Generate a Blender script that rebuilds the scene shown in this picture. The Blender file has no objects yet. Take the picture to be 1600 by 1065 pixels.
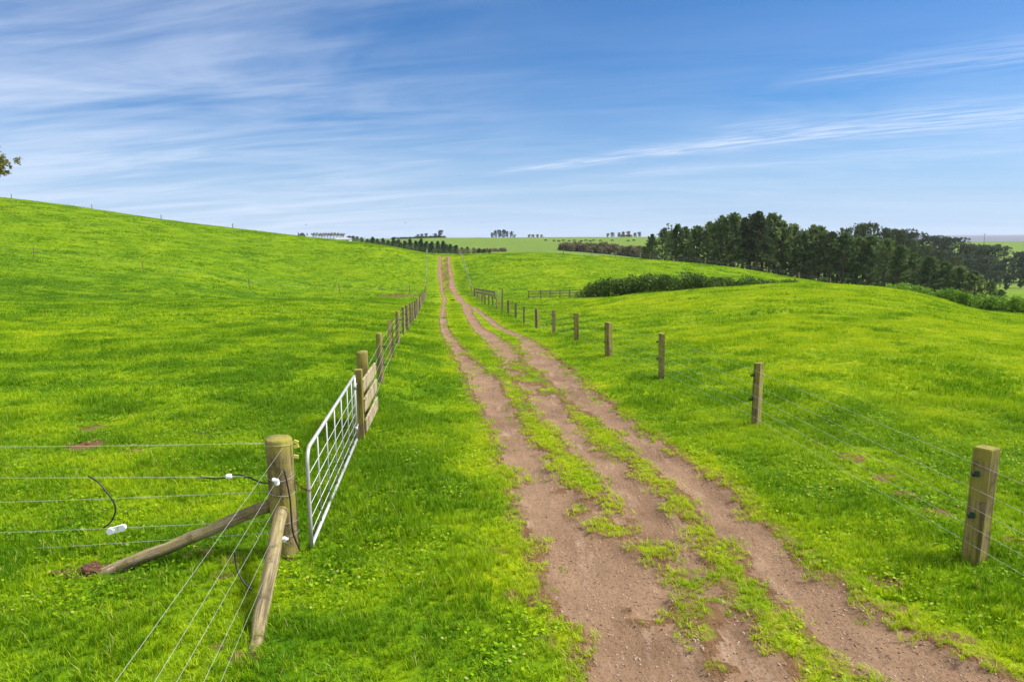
import bpy, math, random
import numpy as np
from mathutils import Vector, Matrix

random.seed(7)
RNG = np.random.default_rng(11)
scene = bpy.context.scene
COL = scene.collection
R = math.radians

# ------------------------------------------------------------------ camera
F = 1067.0
CAM = np.array([0.0, 0.0, 3.3])
PITCH, ROLL = R(8.73), 0.0055
_f = np.array([0, math.cos(PITCH), -math.sin(PITCH)])
_u0 = np.array([0, math.sin(PITCH), math.cos(PITCH)])
_r0 = np.array([1.0, 0, 0])
_r = _r0 * math.cos(ROLL) - _u0 * math.sin(ROLL)
_u = _u0 * math.cos(ROLL) + _r0 * math.sin(ROLL)
cam_d = bpy.data.cameras.new('camera')
cam_d.sensor_width = 36
cam_d.lens = 36 * F / 1600
cam_d.clip_start, cam_d.clip_end = 0.1, 30000
cam = bpy.data.objects.new('camera', cam_d)
COL.objects.link(cam)
cam.matrix_world = Matrix((( _r[0], _u[0], -_f[0], CAM[0]), (_r[1], _u[1], -_f[1], CAM[1]),
                           (_r[2], _u[2], -_f[2], CAM[2]), (0, 0, 0, 1)))
scene.camera = cam

# ------------------------------------------------------------------ world, sun, exposure
SUN_EL, SUN_AZ = R(50), R(82)        # azimuth measured from the view direction (+Y) towards the right (+X)
scene.view_settings.view_transform = 'Standard'
scene.view_settings.look = 'None'
scene.view_settings.exposure = 1.0
scene.view_settings.gamma = 1.0
scene.cycles.max_bounces = 6
scene.cycles.transparent_max_bounces = 4
scene.cycles.use_denoising = True


class NT:
    """small helper to write node trees"""
    def __init__(self, tree):
        self.t = tree
        self.n = tree.nodes
        self.l = tree.links
        self.n.clear()

    def node(self, kind, props=None, ins=None):
        nd = self.n.new(kind)
        for k, v in (props or {}).items():
            setattr(nd, k, v)
        for k, v in (ins or {}).items():
            self.put(nd.inputs[k], v)
        return nd

    def put(self, sock, v):
        if isinstance(v, bpy.types.NodeSocket):
            self.l.new(v, sock)
        else:
            sock.default_value = v

    def m(self, op, a, b=None, c=None, clamp=False):
        nd = self.n.new('ShaderNodeMath')
        nd.operation = op
        nd.use_clamp = clamp
        for i, v in enumerate((a, b, c)):
            if v is not None:
                self.put(nd.inputs[i], v)
        return nd.outputs[0]

    def mix(self, fac, a, b, blend='MIX'):
        nd = self.n.new('ShaderNodeMix')
        nd.data_type = 'RGBA'
        nd.blend_type = blend
        self.put(nd.inputs[0], fac)
        self.put(nd.inputs[6], a if isinstance(a, bpy.types.NodeSocket) else (*a, 1))
        self.put(nd.inputs[7], b if isinstance(b, bpy.types.NodeSocket) else (*b, 1))
        return nd.outputs[2]

    def noise(self, vec, scale, detail=4, rough=0.55, dist=0.0):
        nd = self.node('ShaderNodeTexNoise', None, {'Scale': scale, 'Detail': detail, 'Roughness': rough, 'Distortion': dist})
        if vec is not None:
            self.put(nd.inputs['Vector'], vec)
        return nd.outputs['Fac']

    def smooth(self, v, lo, hi, a=0.0, b=1.0):
        nd = self.node('ShaderNodeMapRange', {'interpolation_type': 'SMOOTHSTEP'},
                       {'Value': v, 'From Min': lo, 'From Max': hi, 'To Min': a, 'To Max': b})
        return nd.outputs[0]

    def vmul(self, vec, s):
        nd = self.node('ShaderNodeVectorMath', {'operation': 'MULTIPLY'})
        self.put(nd.inputs[0], vec)
        nd.inputs[1].default_value = s
        return nd.outputs[0]


def pix_dir(px, row):
    px = np.asarray(px, float)[..., None]
    row = np.asarray(row, float)[..., None]
    return _f + _r * (px - 800) / F + _u * (532.5 - row) / F


world = bpy.data.worlds.new('World')
scene.world = world
world.use_nodes = True
w = NT(world.node_tree)
sky = w.node('ShaderNodeTexSky', {'sky_type': 'NISHITA', 'sun_disc': False, 'sun_elevation': SUN_EL,
                                  'sun_rotation': SUN_AZ, 'altitude': 50, 'air_density': 1.0,
                                  'dust_density': 0.4, 'ozone_density': 4.0})
tc = w.node('ShaderNodeTexCoord')
sep = w.node('ShaderNodeSeparateXYZ', None, {0: tc.outputs['Generated']})
dx, dy, dz = sep.outputs
den = w.m('MAXIMUM', w.m('ADD', dz, 0.10), 0.02)
cu, cv = w.m('DIVIDE', dx, den), w.m('DIVIDE', dy, den)          # the layer of cirrus, seen from below


def plane_uv(px, row):
    d = pix_dir(px, row)
    d = d / np.linalg.norm(d)
    return d[0] / (d[2] + .10), d[1] / (d[2] + .10)


def cirrus(p0, p1, width, gain, seed, spread=1.0):
    """one long streak lying on the cirrus layer between two directions of the sky"""
    (u0, v0), (u1, v1) = plane_uv(*p0), plane_uv(*p1)
    ln = math.hypot(u1 - u0, v1 - v0)
    tx, ty = (u1 - u0) / ln, (v1 - v0) / ln
    du, dv = w.m('SUBTRACT', cu, u0), w.m('SUBTRACT', cv, v0)
    s = w.m('ADD', w.m('MULTIPLY', du, tx), w.m('MULTIPLY', dv, ty))
    t = w.m('SUBTRACT', w.m('MULTIPLY', dv, tx), w.m('MULTIPLY', du, ty))
    cmb = w.node('ShaderNodeCombineXYZ', None, {0: w.m('MULTIPLY', s, 1.3), 1: w.m('MULTIPLY', t, 9.0), 2: seed})
    nz = w.noise(cmb.outputs[0], 2.2, 6, 0.6, 0.4)
    cmb2 = w.node('ShaderNodeCombineXYZ', None, {0: w.m('MULTIPLY', s, 1.0), 1: 0.0, 2: seed + 3})
    wob = w.m('SUBTRACT', w.noise(cmb2.outputs[0], 1.2, 2), 0.5)
    t2 = w.m('ADD', t, w.m('MULTIPLY', wob, width * 1.5))
    wd = w.m('ADD', width * 0.5, w.m('MULTIPLY', w.smooth(s, 0, ln), width * spread))
    g = w.m('DIVIDE', t2, wd)
    band = w.m('EXPONENT', w.m('MULTIPLY', w.m('MULTIPLY', g, g), -1.0))
    ends = w.m('MULTIPLY', w.smooth(s, -0.15 * ln, 0.15 * ln), w.smooth(s, ln * 1.15, ln * 0.8))
    k = w.m('MULTIPLY', w.m('MULTIPLY', band, ends), w.smooth(nz, 0.28, 0.72))
    return w.m('MULTIPLY', k, gain)


streaks = [cirrus((800, 268), (1720, 165), .21, .72, 1.0, .9), cirrus((860, 285), (1700, 225), .30, .22, 13.0, .6), cirrus((1240, 128), (1760, 62), .16, .32, 5.0),
           cirrus((1120, 198), (1260, 186), .10, .22, 9.0)]
# wide veil on the left
cmb = w.node('ShaderNodeCombineXYZ', None, {0: w.m('ADD', w.m('MULTIPLY', cu, 0.55), w.m('MULTIPLY', cv, -.12)),
                                            1: w.m('ADD', w.m('MULTIPLY', cv, 1.5), w.m('MULTIPLY', cu, .28)), 2: 4.2})
v1 = w.noise(cmb.outputs[0], 1.15, 9, 0.58, 0.8)
cmb = w.node('ShaderNodeCombineXYZ', None, {0: w.m('MULTIPLY', cu, 0.5), 1: w.m('ADD', w.m('MULTIPLY', cv, 4.5), w.m('MULTIPLY', cu, 1.0)), 2: 8.2})
v2 = w.noise(cmb.outputs[0], 1.7, 8, 0.65, 0.5)
veil = w.m('MULTIPLY', w.m('ADD', w.smooth(v1, .25, .85), w.m('MULTIPLY', w.smooth(v2, .35, .85), .30)), .54)
az = w.m('ARCTAN2', dx, dy)
side = w.smooth(az, 0.12, -0.50)
low = w.smooth(dz, 0.36, 0.04)
veil = w.m('MULTIPLY', veil, w.m('ADD', w.m('MULTIPLY', side, .85), w.m('MULTIPLY', low, .52)))
tot = veil
for s_ in streaks:
    tot = w.m('ADD', tot, s_)
tot = w.m('MINIMUM', tot, 0.86)
cloud_col = (5.4, 6.0, 7.2)
blue = w.mix(1.0, sky.outputs[0], (0.30, 0.57, 0.82), 'MULTIPLY')
blue = w.mix(w.m('MULTIPLY', w.smooth(dz, .19, -.02), .88), blue, (3.7, 4.7, 6.5))
skycol = w.mix(tot, blue, cloud_col)
# added soft fill: unseen sky overhead and behind whitened to a bright even sheet
fill_f = w.m('MAXIMUM', w.smooth(dz, .40, .72), w.smooth(dy, .25, -.25))
skycol = w.mix(w.m('MULTIPLY', fill_f, .85), skycol, (7.2, 7.5, 8.0))
bg = w.node('ShaderNodeBackground', None, {'Color': skycol, 'Strength': 0.075})
out = w.node('ShaderNodeOutputWorld', None, {'Surface': bg.outputs[0]})

sd = bpy.data.lights.new('sun', 'SUN')
sd.energy = 4.0
sd.angle = R(14)
sd.color = (1.0, 0.955, 0.88)
sun = bpy.data.objects.new('sun', sd)
COL.objects.link(sun)
sv = Vector((math.sin(SUN_AZ) * math.cos(SUN_EL), math.cos(SUN_AZ) * math.cos(SUN_EL), math.sin(SUN_EL)))
sun.rotation_euler = sv.to_track_quat('Z', 'Y').to_euler()
sun.location = (0, 0, 60)


# ------------------------------------------------------------------ numeric helpers
def _hash(ix, iy, seed):
    h = (ix.astype(np.int64) * 374761393 + iy.astype(np.int64) * 668265263 + seed * 1442695041) & 0xFFFFFFFF
    h = ((h ^ (h >> 13)) * 1274126177) & 0xFFFFFFFF
    return ((h ^ (h >> 16)) & 0xFFFF) / 65535.0


def vnoise(x, y, seed=0):
    x, y = np.asarray(x, float), np.asarray(y, float)
    ix, iy = np.floor(x), np.floor(y)
    fx, fy = x - ix, y - iy
    fx, fy = fx * fx * fx * (fx * (6 * fx - 15) + 10), fy * fy * fy * (fy * (6 * fy - 15) + 10)
    a, b = _hash(ix, iy, seed), _hash(ix + 1, iy, seed)
    c, d = _hash(ix, iy + 1, seed), _hash(ix + 1, iy + 1, seed)
    return (a + (b - a) * fx) * (1 - fy) + (c + (d - c) * fx) * fy


def fbm(x, y, octv=3, seed=0):
    s, a, n = 0, 1.0, 0
    for k in range(octv):
        s = s + a * vnoise(x * 2 ** k + 17.3 * k, y * 2 ** k - 9.1 * k, seed + k)
        n += a
        a *= .5
    return s / n


def sstep(v, lo, hi):
    t = np.clip((v - lo) / (hi - lo), 0, 1)
    return t * t * (3 - 2 * t)


def pchip(x, y, q):
    x, y = np.asarray(x, float), np.asarray(y, float)
    h = np.diff(x)
    d = np.diff(y) / h
    m = np.zeros_like(y)
    for i in range(1, len(x) - 1):
        if d[i - 1] * d[i] > 0:
            w1, w2 = 2 * h[i] + h[i - 1], h[i] + 2 * h[i - 1]
            m[i] = (w1 + w2) / (w1 / d[i - 1] + w2 / d[i])
    m[0], m[-1] = d[0], d[-1]
    q = np.clip(q, x[0], x[-1])
    i = np.clip(np.searchsorted(x, q, side='right') - 1, 0, len(h) - 1)
    t = (q - x[i]) / h[i]
    return ((2 * t**3 - 3 * t**2 + 1) * y[i] + (t**3 - 2 * t**2 + t) * h[i] * m[i]
            + (-2 * t**3 + 3 * t**2) * y[i + 1] + (t**3 - t**2) * h[i] * m[i + 1])


# ------------------------------------------------------------------ terrain: profiles of the land along bearings
def rz(Y, z):
    """image row a surveyed height belongs to"""
    return 532.5 - F * math.tan(math.atan((z - 3.3) / Y) + R(8.37))


PROFILES = {
    -700: [(12, 'z', 0), (30, 'z', .3), (60, 'z', 2.0), (100, 'z', 7), (180, 'z', 21), (300, 'z', 26), (700, 'z', 22), (1500, 'z', 5)],
    0: [(8, 'z', 0), (20, 'z', -.1), (35, 'z', -.5), (50, 'r', 473), (58, 'z', -2.2), (64, 'z', -2.3), (80, 'z', -.6), (95, 'r', 398), (140, 'z', 8.4),
        (185, 'r', 307), (230, 'z', 15.5), (320, 'z', 14), (700, 'z', 8), (1500, 'z', 0)],
    250: [(8, 'z', 0), (20, 'z', -.15), (35, 'z', -.65), (57, 'r', 471), (64, 'z', -2.9), (72, 'z', -3.1), (95, 'r', 428), (140, 'z', 4.3), (185, 'r', 342),
          (240, 'z', 9.2), (320, 'z', 8), (700, 'z', 4), (1500, 'z', 0)],
    480: [(8, 'z', 0), (20, 'z', -.2), (35, 'z', -.75), (65, 'r', 468.5), (78, 'z', -4.1), (90, 'z', -4.6), (105, 'r', 456), (140, 'z', .2), (185, 'r', 370),
          (240, 'z', 4.3), (320, 'z', 2.5), (600, 'z', 2.0), (900, 'r', 373), (1500, 'z', 0)],
    600: [(8, 'z', 0), (20, 'z', -.25), (35, 'z', -1.0), (60, 'z', -2.45), (80, 'r', 466.5), (92, 'z', -4.9), (108, 'r', 457), (135, 'z', -.9), (165, 'r', 385),
          (200, 'z', 1.9), (260, 'z', -1), (320, 'r', 391), (500, 'r', 380), (700, 'r', 374), (900, 'r', 373), (1500, 'z', -2)],
    690: [(8, 'z', 0), (12, 'z', -.2), (18, 'z', -.45), (23, 'z', -.7), (28, 'z', -.95), (33, 'z', -1.25), (38.7, 'z', -1.55), (44, 'z', -1.85),
          (54.6, 'z', -2.5), (65, 'z', -3.2), (76, 'z', -3.9), (86, 'z', -4.6), (96, 'z', -5.05), (104, 'z', -5.1), (111, 'z', -4.8), (120, 'z', -4.0),
          (130, 'z', -3.0), (145, 'z', -1.4), (157, 'r', 398.8), (168, 'z', -.05), (200, 'z', -.9), (260, 'z', -2.1), (300, 'r', 394), (400, 'r', 384),
          (620, 'r', 371.5), (900, 'z', 4.5), (1500, 'z', -8)],
    850: [(8, 'z', 0), (12, 'z', -.15), (18, 'z', -.45), (28, 'z', -1.0), (38, 'z', -1.6), (44, 'z', -1.95), (54, 'z', -2.45), (65, 'z', -3.1), (76, 'z', -3.75),
          (86, 'z', -4.35), (95, 'z', -4.65), (104, 'z', -4.5), (120, 'z', -3.3), (140, 'z', -1.2), (163, 'r', 396.5), (185, 'z', 0), (260, 'z', -2.1),
          (300, 'r', 393), (400, 'r', 384), (640, 'r', 370.8), (900, 'z', 4.5), (1500, 'z', -8)],
    905: [(8, 'z', 0), (18, 'z', -.4), (28, 'z', -.9), (40, 'z', -1.45), (54, 'z', -2.1), (65, 'z', -2.75), (78, 'z', -3.7), (95, 'r', 464), (104, 'z', -4.4),
          (120, 'z', -3.2), (140, 'z', -1.3), (164, 'r', 398.5), (200, 'z', -1.5), (260, 'z', -3), (300, 'z', -2.4), (400, 'r', 385), (650, 'r', 370.5), (900, 'z', 4.5), (1500, 'z', -8)],
    1000: [(8, 'z', 0), (18, 'z', -.3), (28, 'z', -.75), (40, 'z', -1.2), (52, 'z', -1.55), (62, 'r', 459), (75, 'z', -3.0), (92, 'z', -4.0), (104, 'z', -4.2),
           (125, 'z', -3), (145, 'z', -1.6), (165, 'r', 404.5), (185, 'z', -2), (220, 'z', -4.5), (260, 'z', -5), (300, 'z', -4.5), (400, 'z', -.8), (660, 'r', 370.3), (900, 'z', 4.5), (1500, 'z', -8)],
    1120: [(8, 'z', 0), (20, 'z', -.2), (30, 'z', -.45), (45, 'z', -.75), (60, 'r', 450.5), (70, 'z', -1.9), (80, 'z', -3.0), (92, 'z', -3.8), (104, 'z', -4.2),
           (130, 'z', -3.6), (162, 'r', 416), (185, 'z', -4), (220, 'z', -6), (260, 'z', -7), (300, 'z', -7), (400, 'z', -5), (700, 'z', 3), (900, 'z', 3), (1500, 'z', -10)],
    1250: [(8, 'z', .03), (20, 'z', 0), (30, 'z', -.1), (45, 'z', -.33), (60, 'r', 444), (70, 'z', -1.4), (80, 'z', -3), (92, 'z', -4.4), (110, 'z', -5),
           (150, 'r', 437), (185, 'z', -7), (220, 'z', -8.5), (300, 'z', -10), (400, 'z', -9), (700, 'z', -2), (900, 'z', 0), (1500, 'z', -15)],
    1400: [(8, 'z', .05), (20, 'z', .05), (30, 'z', -.1), (45, 'z', -.55), (58, 'r', 453), (68, 'z', -1.9), (80, 'z', -3.6), (88, 'z', -4.3), (110, 'z', -6.3),
           (150, 'z', -9), (185, 'z', -10), (220, 'z', -11), (300, 'z', -12), (400, 'z', -11), (550, 'z', -7), (800, 'r', 378.5), (950, 'z', -5), (1500, 'z', -18)],
    1600: [(8, 'z', .05), (20, 'z', -.1), (30, 'z', -.7), (45, 'r', 500.5), (60, 'r', 494.5), (75, 'r', 491), (84, 'r', 490), (95, 'z', -7), (120, 'z', -9.5), (150, 'z', -11.5),
           (200, 'z', -13.5), (300, 'z', -15), (400, 'z', -13), (500, 'z', -8.5), (650, 'z', -2), (800, 'r', 377), (950, 'z', -3), (1500, 'z', -18)],
    2400: [(8, 'z', .05), (20, 'z', -.2), (30, 'z', -1), (45, 'z', -2.5), (60, 'z', -4), (84, 'z', -6.5), (150, 'z', -12), (300, 'z', -16), (500, 'z', -8),
           (800, 'z', 0), (950, 'z', -4), (1500, 'z', -20)],
}
LY = np.linspace(math.log(4), math.log(2600), 700)
_cols, _tab = [], []
for px, ent in PROFILES.items():
    ys, zs = [4.0], []
    zs.append(None)
    for (Y, k, v) in ent:
        row = v if k == 'r' else rz(Y, v)
        d = pix_dir(px, row)
        ys.append(Y)
        zs.append(CAM[2] + d[2] / d[1] * Y)
    zs[0] = zs[1]
    ys.append(2600.0)
    zs.append(-45.0)
    _tab.append(pchip(np.log(ys), zs, LY))
    d = pix_dir(px, 420)
    _cols.append(d[0] / d[1])
_tab = np.array(_tab)
# soften along the bearing just a little
ker = np.array([1, 2, 3, 2, 1.]) / 9
_tab = np.array([np.convolve(np.pad(t, 2, mode='edge'), ker, 'valid') for t in _tab])
TX = np.linspace(_cols[0], _cols[-1], 700)
GRID = np.array([pchip(_cols, _tab[:, j], TX) for j in range(len(LY))])      # [lnY, tx]
for _ in range(6):
    GRID = np.concatenate([GRID[:, :1], (GRID[:, :-2] + 2 * GRID[:, 1:-1] + GRID[:, 2:]) / 4, GRID[:, -1:]], 1)


def base_z(X, Y):
    X, Y = np.asarray(X, float), np.asarray(Y, float)
    Ye = np.maximum(Y, 4.0)
    a = np.clip((X / Ye - TX[0]) / (TX[1] - TX[0]), 0, len(TX) - 1.001)
    b = np.clip((np.log(Ye) - LY[0]) / (LY[1] - LY[0]), 0, len(LY) - 1.001)
    ia, ib = a.astype(int), b.astype(int)
    fa, fb = a - ia, b - ib
    return ((GRID[ib, ia] * (1 - fa) + GRID[ib, ia + 1] * fa) * (1 - fb)
            + (GRID[ib + 1, ia] * (1 - fa) + GRID[ib + 1, ia + 1] * fa) * fb)


def hit(px, row, fn=None, ymax=400):
    """where the ray of a picture point meets the land"""
    d = pix_dir(px, row)
    Ys = np.exp(np.linspace(math.log(3.2), math.log(ymax), 1500))
    X = d[0] / d[1] * Ys
    Z = CAM[2] + d[2] / d[1] * Ys
    below = np.nonzero(Z - base_z(X, Ys) < 0)[0]
    k = below[0] if len(below) else len(Ys) - 1
    k0 = max(k - 1, 0)
    g0, g1 = Z[k0] - base_z(X[k0], Ys[k0]), Z[k] - base_z(X[k], Ys[k])
    t = g0 / (g0 - g1) if g0 != g1 else 0
    return X[k0] + (X[k] - X[k0]) * t, Ys[k0] + (Ys[k] - Ys[k0]) * t


def at(px, row, Y):
    d = pix_dir(px, row)
    return np.array([d[0] / d[1] * Y, Y, CAM[2] + d[2] / d[1] * Y])


# ------------------------------------------------------------------ the wheel tracks
WHEELS = [
    [(400, 686, 690.5), (403, 685, 690), (422, 684, 689), (436, 685, 691), (447, 687.5, 692), (458, 688, 692.5), (464.5, 691, 698), (474, 691, 697),
     (485, 688, 696), (500, 687, 697), (515, 688.5, 701), (530, 694, 711), (545, 703, 720), (560, 715, 734), (575, 722, 752), (590, 729, 773), (620, 745, 793),
     (650, 760, 803), (690, 776, 835), (700, 781, 850), (740, 797, 866), (760, 806, 880), (780, 815, 925), (820, 829, 990), (860, 850, 1040), (900, 854, 1075),
     (950, 875, 1090), (1000, 903, 1105), (1050, 918, 1120), (1100, 935, 1140), (1200, 960, 1190)],
    [(400, 698.5, 703), (403, 699, 703.5), (422, 700, 706), (436, 704, 709.5), (447.6, 701, 711), (458, 707, 715), (464.5, 710, 722), (474, 719, 731),
     (489, 726, 740), (510, 738, 755), (516, 741, 762), (537, 760, 792), (550, 772, 806), (564, 785, 813), (582, 791, 814), (600, 809, 841), (617, 823, 863),
     (640, 838, 882), (660, 856, 900), (700, 893, 935), (750, 948, 1010), (780, 960, 1038), (820, 1005, 1072), (860, 1040, 1093), (900, 1060, 1113),
     (950, 1080, 1150), (1000, 1095, 1185), (1050, 1108, 1230), (1100, 1130, 1265), (1200, 1180, 1340)],
    [(478, 733, 740), (489, 749, 758), (510, 776, 789), (516, 784, 798), (537, 816, 838), (550, 816, 855), (564, 818, 873), (582, 845, 895), (600, 868, 917),
     (617, 888, 932), (640, 915, 962), (660, 942, 989), (700, 988, 1042), (750, 1052, 1120), (820, 1115, 1195), (853, 1148, 1230), (900, 1190, 1290),
     (950, 1232, 1365), (1000, 1295, 1448), (1050, 1353, 1545), (1100, 1405, 1640), (1200, 1510, 1830)],
]
EDGES = []
for tab in WHEELS:
    Ls = sorted([hit(xl, r)[::-1] for r, xl, xr in tab])
    Rs = sorted([hit(xr, r)[::-1] for r, xl, xr in tab])
    EDGES.append((np.array(Ls), np.array(Rs)))


def edge_x(arr, Y):
    x = np.interp(Y, arr[:, 0], arr[:, 1])
    return np.where(Y < arr[0, 0], arr[0, 1] - .09 * (Y - arr[0, 0]), x)


# grass islands standing in the bare lane: picture place and half sizes, turned into ground places
ISLES = [(962, 828, 48, 9, 1.0), (1003, 856, 36, 13, .9), (1068, 905, 28, 20, 1.0), (1090, 945, 30, 22, .9), (1100, 990, 26, 17, 1.0), (1118, 1045, 34, 20, .75), (1104, 1020, 22, 14, .6),
         (1062, 958, 24, 10, .5), (1000, 968, 26, 7, .45), (912, 798, 22, 6, .6), (922, 779, 18, 5, .5), (945, 812, 14, 5, .6), (985, 952, 14, 6, .5),
         (1035, 870, 18, 10, .6), (880, 766, 18, 5, .6), (806, 573, 13, 7, .9), (826, 592, 18, 6, .9), (850, 610, 18, 6, .8), (786, 560, 6, 3, .6)]
ISLE_W = []
for (px, row, hx, hy, s) in ISLES:
    x0, y0 = hit(px, row)
    x1, _ = hit(px + hx, row)
    _, y1 = hit(px, row - hy)
    ISLE_W.append((x0, y0, abs(x1 - x0), abs(y1 - y0), s))


def dirt(X, Y):
    """metres inside (+) or outside (-) the bare wheel tracks"""
    m = np.full(np.shape(X), -9.0)
    for k, (L, Rr) in enumerate(EDGES):
        v = np.minimum(X - edge_x(L, Y), edge_x(Rr, Y) - X)
        yend = max(L[-1, 0], Rr[-1, 0])
        v = np.where(Y > yend, -np.abs(Y - yend) - .1, v)
        m = np.maximum(m, v)
    wob = (fbm(X * 2.2, Y * 1.5, 3, 3) - .5) * .30 + (vnoise(X * 9, Y * 9, 8) - .5) * .14
    m = m + wob * (.16 + .84 * sstep(50 - Y, 0, 38))
    m = m - sstep(Y, 38, 70) * (.0 + (fbm(X * 1.1, Y * .35, 3, 13) - .46) * .5)
    for (x0, y0, rx, ry, s) in ISLE_W:
        q = np.sqrt(((X - x0) / rx) ** 2 + ((Y - y0) / ry) ** 2) + (fbm(X * 4, Y * 4, 3, 5) - .5) * 2.0
        m = np.where(q < 1.25, np.minimum(m, (q - 1) * min(rx, ry) * 1.0), m)
    return m


# bare or muddy places in the pasture: picture place, half sizes, strength
BARE = [(142, 690, 34, 9, .85), (213, 702, 26, 6, .8), (150, 662, 30, 8, .6), (95, 632, 26, 6, .45), (320, 676, 40, 8, .5), (60, 678, 14, 6, .45), (150, 716, 24, 6, .5), (240, 640, 20, 5, .5),
        (142, 890, 26, 12, 1.0), (310, 868, 22, 10, .85), (365, 880, 22, 10, .8), (350, 905, 22, 10, .6), (390, 1030, 34, 16, .75), (350, 1010, 30, 10, .5),
        (60, 925, 30, 8, .4), (190, 905, 22, 9, .6), (455, 872, 16, 8, .6), (500, 752, 18, 6, .6), (445, 700, 12, 4, .6),
        (635, 461, 30, 2.2, 1.0), (610, 462, 36, 2.0, .8), (725, 460.5, 18, 1.6, .9), (85, 417, 26, 3, .45), (140, 421, 26, 3, .4), (50, 426, 30, 3, .35),
        (1325, 716, 26, 8, .8), (1375, 750, 30, 9, .75), (1415, 775, 26, 8, .7), (1270, 692, 20, 6, .5), (1460, 800, 26, 9, .6), (1590, 850, 30, 12, .7), (1440, 735, 12, 4, .5),
        (1380, 905, 30, 12, .7), (1300, 858, 26, 9, .55), (1410, 945, 28, 14, .55), (1500, 1005, 40, 16, .6), (1145, 745, 14, 5, .5), (1205, 788, 14, 5, .45),
        (780, 860, 26, 10, .5), (830, 870, 20, 9, .6), (800, 930, 22, 12, .55), (850, 1000, 26, 14, .5), (765, 770, 14, 6, .45), (740, 700, 12, 5, .4), (840, 935, 24, 12, .7),
        (1355, 468, 26, 3, .35), (1375, 482, 28, 3, .35), (1340, 476, 20, 2, .3)]
BARE_W = []
for (px, row, hx, hy, s) in BARE:
    x0, y0 = hit(px, row)
    x1, _ = hit(px + hx, row)
    _, y1 = hit(px, row - hy)
    BARE_W.append((x0, y0, abs(x1 - x0), max(abs(y1 - y0), .08), s))


def bare(X, Y):
    b = np.zeros(np.shape(X))
    jit = (fbm(X * 2.6, Y * 2.6, 3, 21) - .5) * 1.1
    for (x0, y0, rx, ry, s) in BARE_W:
        q = np.sqrt(((X - x0) / rx) ** 2 + ((Y - y0) / ry) ** 2) + jit
        b = np.maximum(b, s * sstep(q, 1.25, .55))
    return b


def lump(X, Y):
    """small unevenness of the turf"""
    n = (fbm(X / 14, Y / 14, 2, 31) - .5) * .34 * sstep(Y, 10, 40)
    n = n + (fbm(X / 1.6, Y / 1.6, 2, 33) - .5) * .16 * sstep(140 - Y, 0, 60) * sstep(np.abs(X + .09 * Y - 1.2), 1.6, 4.0)
    return n + (vnoise(X / .33, Y / .33, 37) - .5) * .05 * sstep(40 - Y, 0, 20)


def ground_z(X, Y, d=None):
    X, Y = np.asarray(X, float), np.asarray(Y, float)
    z = base_z(X, Y) + lump(X, Y)
    if d is None:
        d = dirt(X, Y)
    z = z - .045 * sstep(d, -.10, .22) * sstep(120 - Y, 0, 60)
    return z


def gz(x, y):
    return float(ground_z(np.array([x]), np.array([y]))[0])


def tint(X, Y):
    """0 = deep green, 1 = yellow green: tone of the sward from place to place"""
    t = .46 + (fbm(X / 9, Y / 9, 3, 51) - .5) * .50 + (fbm(X / .9, Y / .9, 2, 55) - .5) * .9
    d = dirt(X, Y)
    lane = sstep(d, -1.0, -.05)
    t = t + .30 * lane
    right = sstep(X - (4.9 - .09 * (Y - 6.7)), .4, 5) * sstep(100 - Y, 0, 20)
    t = t + .22 * right
    leftdeep = sstep(-(X + 2.0), -2.2, 0.5) * sstep(26 - Y, 0, 14)
    t = t - .10 * leftdeep
    t = t - .30 * sstep(Y, 52, 66) * sstep(104 - Y, 0, 26) * sstep(-(X + .12 * Y), 4, 16) * (.5 + fbm(X / 12, Y / 12, 2, 77))  # darker green band along the foot of the left hill
    deep_lane = sstep(d, -.5, -1.2) * sstep(X + .09 * Y + 1.2, -.8, .2) * sstep(2.2 - (X + .09 * Y), 0, 1.2) * sstep(14 - Y, 0, 6)
    t = t - .06 * deep_lane
    return np.clip(t, 0, 1.2)


# ------------------------------------------------------------------ object helpers
def link(o, parent=None):
    COL.objects.link(o)
    if parent is not None:
        o.parent = parent
    return o


def tag(o, label=None, cat=None, group=None, kind=None):
    for k, v in (('label', label), ('category', cat), ('group', group), ('kind', kind)):
        if v:
            o[k] = v
    return o


def empty(name, loc, label, cat, group=None, rz_=0.0):
    o = bpy.data.objects.new(name, None)
    o.empty_display_size = .3
    o.location = loc
    o.rotation_euler = (0, 0, rz_)
    link(o)
    return tag(o, label, cat, group)


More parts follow.
